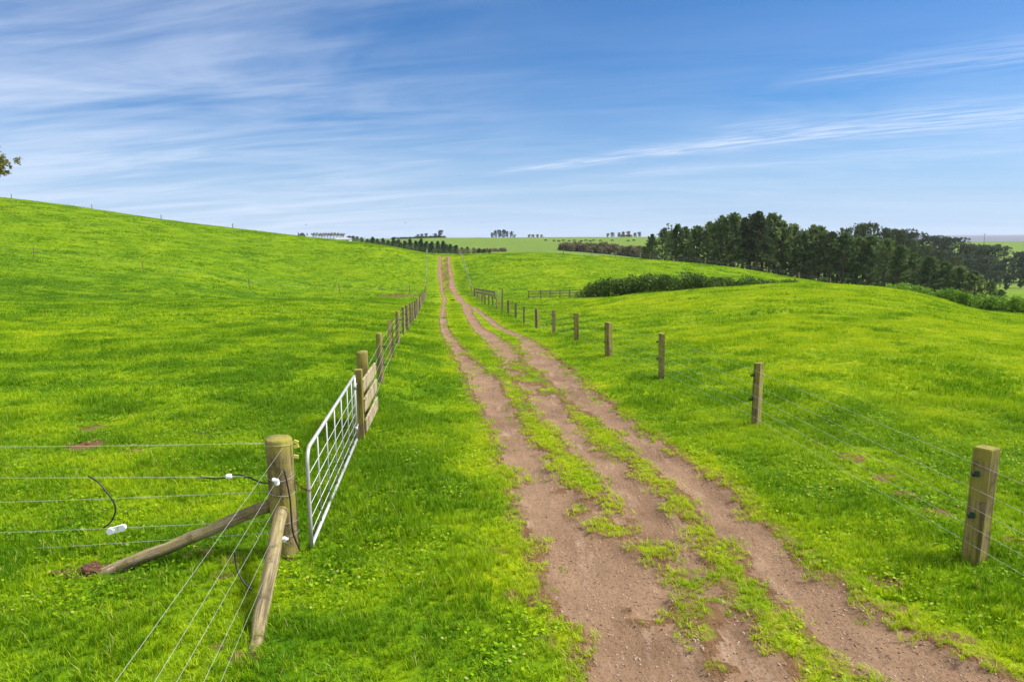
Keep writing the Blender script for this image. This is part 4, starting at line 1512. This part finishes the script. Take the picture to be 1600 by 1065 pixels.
PINES = [pine_proto(1, 13, 8.0, .0, M_PINE), pine_proto(2, 13, 8.5, .0, M_PINE), pine_proto(3, 13, 7.0, .02, M_PINE), pine_proto(4, 13, 8.5, .24, M_PINE),
         pine_proto(5, 13, 8.0, .20, M_PINE2), pine_proto(6, 13, 9.0, .0, M_PINE)]
belt = [(1006, 385, 5), (1020, 367, 0), (1040, 358, 1), (1058, 352, 2), (1073, 356, 0), (1090, 355, 5), (1108, 349, 1), (1127, 340, 0), (1147, 336, 5), (1164, 343, 4),
        (1185, 334, 4), (1204, 337, 1), (1221, 348, 3), (1239, 353, 2), (1256, 364, 5), (1270, 355, 0), (1284, 357, 3), (1301, 365, 4), (1321, 366, 3), (1341, 373, 3),
        (1362, 371, 5), (1385, 376, 1), (1408, 386, 5), (1430, 398, 1), (1453, 403, 5), (1477, 411, 1), (1501, 417, 5), (1526, 425, 1), (1549, 441, 5), (1563, 453, 1)]
NB = len(belt)
for i, (px, row, k) in enumerate(belt):
    Y = 188 - 30 * sstep(np.array(px), 1230, 1560) + random.uniform(-3, 3)
    p = at(px, row, float(Y))
    h = max(p[2] - gz(p[0], p[1]), 3.5)
    if i < 15:
        lab = f'dark pine, {ORD[i]} from the left end of the shelterbelt'
    else:
        lab = f'dark pine, {ORD[NB - 1 - i]} from the right end of the shelterbelt'
    if i == 10:
        lab = 'tallest dark pine of the shelterbelt, with several pointed leaders'
    if i == 0:
        lab = 'low dark pine at the left end of the shelterbelt'
    if i == NB - 1:
        lab = 'lowest dark pine at the right end of the shelterbelt above the hedge'
    tree('pine_tree', PINES[k], p[0], p[1], h, lab, group='pines of the dark shelterbelt', wscale=min(1.5, max(.75, 1.0 * 12 / h)) if px > 1400 else random.uniform(1.0, 1.25))
# a second rank closes the belt behind the first
for i, (px, row, k) in enumerate([(1014, 379, 0), (1050, 362, 5), (1082, 361, 2), (1118, 351, 0), (1137, 347, 1), (1174, 348, 3), (1194, 345, 5), (1230, 360, 1), (1262, 368, 2),
                                  (1292, 371, 5), (1312, 374, 0), (1352, 380, 1), (1375, 385, 2), (1397, 394, 0), (1420, 405, 5), (1442, 409, 0), (1465, 415, 5), (1490, 420, 0), (1515, 428, 5)]):
    Y = 197 - 30 * sstep(np.array(px), 1230, 1560)
    p = at(px, row, float(Y))
    h = max(p[2] - gz(p[0], p[1]), 3.5)
    tree('pine_tree', PINES[k], p[0], p[1], h, 'dark pine in the back rank of the shelterbelt, seen between the front trees', group='back rank pines of the dark shelterbelt', wscale=1.3)

OLIVES = [pine_proto(11, 14, 11, .12, M_PINE2, 'wide', 80, 8, .7, .26), pine_proto(12, 14, 10, .1, M_PINE2, 'pine', 80, 8, .7, .26)]
for i, (px, row, k) in enumerate([(1318, 359, 0), (1345, 354, 1), (1366, 352, 0), (1384, 360, 1), (1404, 364, 1), (1420, 378, 0), (1444, 386, 0), (1470, 394, 1), (1496, 402, 0)]):
    p = at(px, row, 235)
    h = p[2] - gz(p[0], p[1])
    tree('pine_tree', OLIVES[k], p[0], p[1], h, f'lighter olive tree, {ORD[i]} from the left of those rising behind the shelterbelt', group='olive trees behind the shelterbelt', wscale=.7)
WIDE = [pine_proto(21, 14, 14, .12, M_FAR, 'wide', 90, 9, .9, .34), pine_proto(22, 14, 13, .08, M_FAR, 'wide', 90, 9, .9, .34)]
for i, (px, row, Y) in enumerate([(1393, 361, 330), (1412, 366, 330), (1444, 371, 310), (1463, 374, 315), (1479, 374, 320), (1503, 384, 300), (1516, 388, 305), (1530, 391, 300), (1547, 388, 295),
                                  (1521, 401, 285), (1541, 404, 280), (1560, 413, 275), (1572, 405, 290), (1588, 396, 300), (1604, 390, 305), (1597, 420, 262), (1620, 392, 300), (1430, 388, 280), (1458, 392, 275), (1484, 398, 270), (1508, 406, 262), (1532, 414, 255), (1552, 424, 250), (1574, 430, 245)]):
    p = at(px, row, Y)
    h = p[2] - gz(p[0], p[1])
    if h < 3:
        h = 5
    tree('windswept_tree', WIDE[i % 2], p[0], p[1], h, f'grey green windswept tree in the gully, {ORD[i]} of the group counted from its left end', group='windswept trees in the gully', wscale=.8, rot=random.uniform(-.5, .5))

# young pines in a row behind the crest of the lane
YP = [pine_proto(31, 5, 3.2, .06, M_YPINE, 'cone', 46, 6, .34, .13, 5), pine_proto(32, 5, 3.6, .05, M_YPINE, 'cone', 46, 6, .34, .13, 5), pine_proto(33, 5, 3.0, .05, M_YPINE, 'cone', 44, 6, .34, .13, 5)]
ytop = [(566, 374.5), (574, 374), (582, 371), (590, 374), (598, 373), (606, 376), (615, 372.5), (623, 375), (632, 377), (641, 374.5), (649, 377), (658, 374), (667, 378), (675, 378), (684, 377.5),
        (693, 377.5), (703, 382), (713, 383.5), (722, 387), (730, 386), (740, 387.5), (749, 388), (757, 389), (765, 392)]
for i, (px, row) in enumerate(ytop):
    Y = 258 + (i % 2) * 5
    p = at(px, row, Y)
    h = max(p[2] - gz(p[0], p[1]), 2.0)
    tree('young_pine', YP[i % 3], p[0], p[1], h, f'young conical pine, {ORD[i]} from the left in the row behind the crest', group='young pines behind the crest', wscale=min(1.5, max(1.0, 5.4 / h)))

for i in range(27):
    px = 570 + 7.1 * i + random.uniform(-2, 2)
    row = np.interp(px, [q[0] for q in ytop], [q[1] for q in ytop]) + random.uniform(1.0, 4.5)
    p = at(px, row, 268 + random.uniform(-2, 4))
    h = max(p[2] - gz(p[0], p[1]), 1.8)
    tree('young_pine', YP[i % 3], p[0], p[1], h, 'young conical pine in the second row, filling a gap between the front ones', group='second row of young pines', wscale=min(1.5, max(1.0, 5.0 / h)))

# far clumps on the horizon
FT = [pine_proto(41, 11, 11, .08, M_FAR, 'wide', 46, 7, 1.2, .45, 5), pine_proto(42, 11, 11, .03, M_FAR, 'pine', 46, 7, 1.2, .45, 5)]


def far_tree(px, row, Y, label, group, k=0, wscale=1.0, rot=None):
    p = at(px, row, Y)
    h = max(p[2] - gz(p[0], p[1]), 2.5)
    return tree('far_tree', FT[k], p[0], p[1], h, label, 'tree', group, wscale, rot)


for i, (px, row) in enumerate([(768, 364), (774, 361), (781, 360), (787, 359.5), (793, 362), (799, 362), (804, 366.5)]):
    far_tree(px, row, 640, f'dark far tree, {ORD[i]} from the left in the clump on the middle of the horizon', 'horizon clump', i % 2, .85)
for i, (px, row) in enumerate([(826, 367), (833, 366.5), (840, 366.5), (846, 367.5)]):
    far_tree(px, row, 655, f'low far tree, {ORD[i]} from the left in the small clump right of the horizon clump', 'small horizon clump', i % 2, 1.5)
for i, (px, row) in enumerate([(949, 365), (957, 363.5), (966, 364), (974, 362.5), (983, 362), (992, 364), (1000, 363)]):
    far_tree(px, row, 680, f'far tree, {ORD[i]} from the left in the clump behind the cattle hill', 'clump behind the cattle hill', i % 2, 1.1)
far_tree(686, 360.5, 640, 'flat topped lone tree on the far hill left of the lane', None, 0, .9, .0)
far_tree(680, 365, 642, 'low bush at the foot of the flat topped lone tree', None, 1, 1.2)
for i, (px, row) in enumerate([(652, 366.5), (659, 365.5), (666, 365)]):
    far_tree(px, row, 660, f'far tree, {ORD[i]} from the left of three on the far left hill', 'three far trees', i % 2, 1.0)
for i, (px, row) in enumerate([(472, 365), (546, 369), (552, 369), (558, 370), (565, 371)]):
    far_tree(px, row, 560, f'far tree, {ORD[i]} from the left beside the white farm buildings', 'trees beside the farm buildings', 1, 1.2)
# pale bare poplars
for i in range(11):
    px = 489 + i * 4.6 + random.uniform(-.8, .8)
    p = at(px, 364.6 + random.uniform(-.5, .5), 560)
    h = p[2] - gz(p[0], p[1])
    rt = empty('poplar_tree', (p[0], p[1], gz(p[0], p[1])), f'pale bare stemmed poplar, {ORD[i]} from the left in the row on the left horizon', 'tree', 'row of pale poplars')
    r = np.random.default_rng(500 + i)
    trunk = [(0, 0, -.3), (.05, 0, h * .5), (.1, 0, h)]
    limbs = [((0, 0, h * (.35 + .06 * k)), (math.cos(2.4 * k) * 1.3, math.sin(2.4 * k) * 1.3, h * (.45 + .065 * k))) for k in range(9)]
    lm = limb_mesh('trunk', trunk, limbs, .42, M_PALE, .22, 1)
    link(bpy.data.objects.new('trunk', lm), rt)
    cm = crown_mesh('crown', [l for l in limbs if l[0][2] > h * .6], 4, 7, 1.0, .45, r, .4, M_SCRUB)
    link(bpy.data.objects.new('crown', cm), rt)

# the broadleaf tree whose crown reaches in at the left edge
p = at(-60, 249, 150)
zb = gz(p[0], p[1])
rt = empty('broadleaf_tree', (p[0], p[1], zb), 'olive brown broadleaf tree cut off by the left edge on the hilltop', 'tree')
r = np.random.default_rng(61)
ch = p[2] - zb
trunk = [(0, 0, -.3), (.2, 0, ch * .35), (0, .2, ch * .7), (.1, 0, ch * 1.2)]
limbs = []
for k in range(200):
    v = r.normal(size=3)
    v /= np.linalg.norm(v)
    q = r.uniform(.7, 1.05) * (1 + .22 * math.sin(5 * math.atan2(v[1], v[0])))
    limbs.append(((0, 0, ch * .75), (v[0] * 9.0 * q, v[1] * 9.0 * q, ch + v[2] * 4.2 * q)))
link(bpy.data.objects.new('trunk', limb_mesh('trunk', trunk, limbs, .5, M_BARK, .12, 3)), rt)
link(bpy.data.objects.new('crown', crown_mesh('crown', limbs, 7, 26, .60, .32, r, .2, M_OLIVE, .8)), rt)


# ------------------------------------------------------------------ hedges and scrub
def hedge(name, path, h, wd, dens, m, label, cat, L=.24, W=.14, seed=0, kind=None, lumpy=.35):
    """path of (x, y): a run of bushy lumps filled with leaf sprays, standing on the ground"""
    r = np.random.default_rng(seed)
    P = np.array(path)
    seg = np.hypot(*(P[1:] - P[:-1]).T)
    cum = np.concatenate([[0], np.cumsum(seg)])
    n = int(cum[-1] * dens)
    ss = r.uniform(0, cum[-1], n)
    X = np.interp(ss, cum, P[:, 0]) + r.normal(0, wd * .22, n)
    Y = np.interp(ss, cum, P[:, 1]) + r.normal(0, wd * .22, n)
    hh = h * (1 - lumpy + 2 * lumpy * fbm(ss / 3.0, ss * 0 + seed, 3, seed))
    hh = hh * np.minimum(1, .45 + np.minimum(ss, cum[-1] - ss) / 3)
    G = ground_z(X, Y)
    Cs, Ds = [], []
    for i in range(n):
        rad = r.uniform(.40, 1.05) * min(1.5, .35 + hh[i] * .30)
        zc = max(rad * .55, (hh[i] - rad * .85) * r.uniform(.15, 1.0) ** .7)
        k = int(60 + 190 * rad * rad)
        v = r.normal(size=(k, 3))
        v /= np.linalg.norm(v, axis=1, keepdims=True)
        bump = 1 + .22 * np.sin(v[:, :1] * 7 + i) * np.sin(v[:, 1:2] * 6 + 2 * i)
        Cs.append(np.array([X[i], Y[i], G[i] + zc]) + v * rad * bump * r.uniform(.82, 1.0, (k, 1)))
        Ds.append(v * .8 + np.array([0, 0, -.15]) + r.normal(0, 1.0, (k, 3)))
    C, D = np.concatenate(Cs), np.concatenate(Ds)
    q = len(C)
    V_, F_ = leaf_quads(C, D, L * r.uniform(.6, 1.4, q), W * r.uniform(.7, 1.3, q), r)
    o0 = np.array([P[0, 0], P[0, 1], gz(P[0, 0], P[0, 1])])
    me = np_mesh(name, V_ - o0, F_)
    me.materials.append(m)
    o = link(bpy.data.objects.new(name, me))
    o.location = o0
    return tag(o, label, cat, None, kind)


hp = [at(px, 455, Y)[:2] for px, Y in ((908, 95), (960, 94), (1030, 93), (1100, 92), (1170, 91), (1262, 90))]
hedge('hedge', hp, 2.55, 2.1, 6.0, M_HEDGE, 'dark leafy hedge beginning at the rail fence in the middle distance', 'hedge', .20, .20, 3, None, .42)
hp = [at(px, 470, Y)[:2] for px, Y in ((1376, 87), (1450, 87), (1520, 86), (1600, 85), (1720, 84))]
hedge('hedge', hp, 2.2, 1.5, 6.5, M_HEDGE2, 'bright trimmed hedge below the right end of the shelterbelt', 'hedge', .19, .19, 4, None, .18)
hp = [at(px, 392, Y)[:2] for px, Y in ((878, 330), (910, 325), (950, 318), (985, 312), (1015, 308))]
hedge('scrub', hp, 4.2, 9, 3.5, M_SCRUB, 'brown and green scrub filling the gully below the far hill', 'scrub', .7, .4, 5, 'stuff')
hp = [at(px, 392, Y)[:2] for px, Y in ((742, 290), (765, 300), (790, 310))]
hedge('scrub', hp, 1.3, 9, 1.6, M_SCRUB, 'low brown scrub beyond the right end of the young pines', 'scrub', .5, .3, 6, 'stuff')
hp = [at(px, 372, Y)[:2] for px, Y in ((612, 700), (640, 690), (672, 650), (696, 640))]
hedge('hedge', hp, 1.3, 2, 1.2, M_FAR, 'thin dark hedge line along the far left hill', 'hedge', .9, .5, 7)
hp = [at(px, 380, 560)[:2] for px in (1536, 1548, 1562)]
hedge('bush', hp, 6.0, 7, 5, M_HEDGE, 'rounded green bush beside the power pole', 'bush', .8, .5, 8)
hp = [at(px, 470, Y)[:2] for px, Y in ((1578, 118), (1610, 116), (1650, 114))]
hedge('scrub', hp, 2.0, 6, 3, M_SCRUB, 'straw coloured rank growth at the right edge behind the hedge', 'scrub', .4, .2, 9, 'stuff')

# power pole
p = at(1537.5, 379, 560)
root = empty('power_pole', (p[0], p[1], gz(p[0], p[1])), 'slender power pole with a crossarm on the far right field', 'power pole')
ph = at(1537.5, 364.5, 560)[2] - gz(p[0], p[1])
mb = MB(); mb.tube([(0, 0, -.3), (0, 0, ph)], [.20, .14], 8); mb.build('pole', M_POSTD, root)
mb = MB(); mb.box((0, 0, ph - .7), (2.4, .16, .18)); mb.build('crossarm', M_POSTD, root, False)
for sx in (-1, 0, 1):
    mb = MB(); mb.tube([(sx, 0, ph - .6), (sx, 0, ph - .3)], .09, 6); mb.build('insulator', M_WHITE, root)


# farm buildings on the horizon
def house(px, row, Y, L, D, h, label, rot=0.0):
    p = at(px, row, Y)
    z = gz(p[0], p[1])
    root = empty('farm_building', (p[0], p[1], z), label, 'building', None, rot)
    mb = MB(); mb.box((0, 0, h / 2 - .2), (L, D, h + .4)); mb.build('wall', M_HOUSE, root, False)
    mb = MB()
    o_, rr = .4, h * .55
    mb.add([(-L / 2 - o_, -D / 2 - o_, h), (L / 2 + o_, -D / 2 - o_, h), (L / 2 + o_, D / 2 + o_, h), (-L / 2 - o_, D / 2 + o_, h), (-L / 2 - o_, 0, h + rr), (L / 2 + o_, 0, h + rr)],
           [(0, 1, 5, 4), (2, 3, 4, 5), (0, 4, 3), (1, 2, 5), (0, 3, 2, 1)])
    mb.build('roof', M_ROOF, root, False)
    for k in range(3):
        mb = MB(); mb.box((-L / 2 + L * (k + .5) / 3, -D / 2 - .02, h * .55), (L * .12, .06, h * .4)); mb.build('window', M_GLASS, root, False)


house(537, 374.5, 540, 11, 6, 2.2, 'long low white farm building below the pale poplars', -.1)
house(978, 369, 690, 12, 6, 2.4, 'white farm building among the clump behind the cattle hill')


# ------------------------------------------------------------------ cattle on the far hill
def cow_mesh():
    bm_v, bm_e, rad = [], [], []

    def chain(pts, rs, root_=None):
        prev = root_
        for p_, r_ in zip(pts, rs):
            bm_v.append(p_); rad.append(r_)
            if prev is not None:
                bm_e.append((prev, len(bm_v) - 1))
            prev = len(bm_v) - 1
        return prev
    chain([(0, 0, 1.0)], [.42])
    rear = chain([(-.5, 0, 1.02), (-.85, 0, 1.05)], [.40, .28], 0)
    front = chain([(.45, 0, 1.02), (.8, 0, 1.1)], [.40, .30], 0)
    chain([(1.05, 0, 1.0), (1.3, 0, .72), (1.42, 0, .5)], [.20, .16, .11], front)
    chain([(-1.0, 0, .85), (-1.02, 0, .5)], [.05, .04], rear)
    for s in (-1, 1):
        chain([(-.72, s * .2, .72), (-.82, s * .2, .42), (-.76, s * .2, .02)], [.17, .08, .06], rear)
        chain([(.62, s * .2, .62), (.64, s * .2, .36), (.62, s * .2, .02)], [.14, .08, .06], front)
    me = bpy.data.meshes.new('cow')
    me.from_pydata(bm_v, bm_e, [])
    o = bpy.data.objects.new('cow', me)
    COL.objects.link(o)
    md = o.modifiers.new('skin', 'SKIN')
    for i, q in enumerate(rad):
        me.skin_vertices[0].data[i].radius = (q, q)
        me.skin_vertices[0].data[i].use_root = (i == 0)
    o.modifiers.new('sub', 'SUBSURF').levels = 1
    bpy.context.view_layer.update()
    dg = bpy.context.evaluated_depsgraph_get()
    m2 = bpy.data.meshes.new_from_object(o.evaluated_get(dg))
    bpy.data.objects.remove(o)
    m2.materials.clear()
    m2.materials.append(M_COW)
    m2.polygons.foreach_set('use_smooth', [True] * len(m2.polygons))
    return m2


CM = cow_mesh()
for i, (px, row) in enumerate([(853, 377.2), (866, 377.6), (873, 378.2), (880, 377.3), (889, 378.0), (897, 377.4), (908, 378.3), (915, 377.5), (922, 378.5), (927, 377.4), (938, 377.8), (957, 377.2), (982, 378), (990, 377.3)]):
    x, y = hit(px, row, None, 900)
    o = link(bpy.data.objects.new('cow', CM))
    o.location = (x, y, gz(x, y))
    o.rotation_euler = (0, 0, random.uniform(-.6, .6) + (math.pi if random.random() < .5 else 0))
    tag(o, f'black cow grazing on the far hill, {ORD[i]} from the left of the herd', 'cow', 'cattle on the far hill')

# birds over the horizon
mb = MB()
mb.tube([(-.22, 0, 0), (-.1, 0, .02), (.08, 0, .02), (.2, 0, .03), (.27, 0, .02)], [.02, .06, .07, .04, .01], 8)
for s in (-1, 1):
    mb.add([(-.08, 0, .03), (.1, 0, .03), (.12, s * .28, .16), (.0, s * .28, .15), (.02, s * .62, .10)], [(0, 1, 2, 3), (3, 2, 4)])
b0 = mb.build('bird', M_COW, None)
for i, (px, row, lab) in enumerate([(478, 351, 'small dark bird in flight above the pale poplars'), (633, 348, 'small dark bird in flight above the young pines'), (753, 347, 'small dark bird in flight left of the horizon clump')]):
    o = b0 if i == 0 else link(b0.copy())
    o.location = at(px, row, 210)
    o.rotation_euler = (.3 * i, .2, .8 * i)
    tag(o, lab, 'bird', 'birds over the horizon')

# ------------------------------------------------------------------ the air
mh = bpy.data.materials.new('haze_air')
mh.use_nodes = True
t = NT(mh.node_tree)
pv = t.node('ShaderNodeVolumePrincipled', None, {'Color': (.80, .90, 1.0, 1), 'Density': 7e-5, 'Anisotropy': .0})
t.node('ShaderNodeOutputMaterial', None, {'Volume': pv.outputs[0]})
mb = MB()
mb.box((500, 2500, 0), (9000, 5200, 96))
hz = mb.build('haze', mh, None, False)
tag(hz, 'thin pale air haze over the whole landscape', 'haze', None, 'stuff')
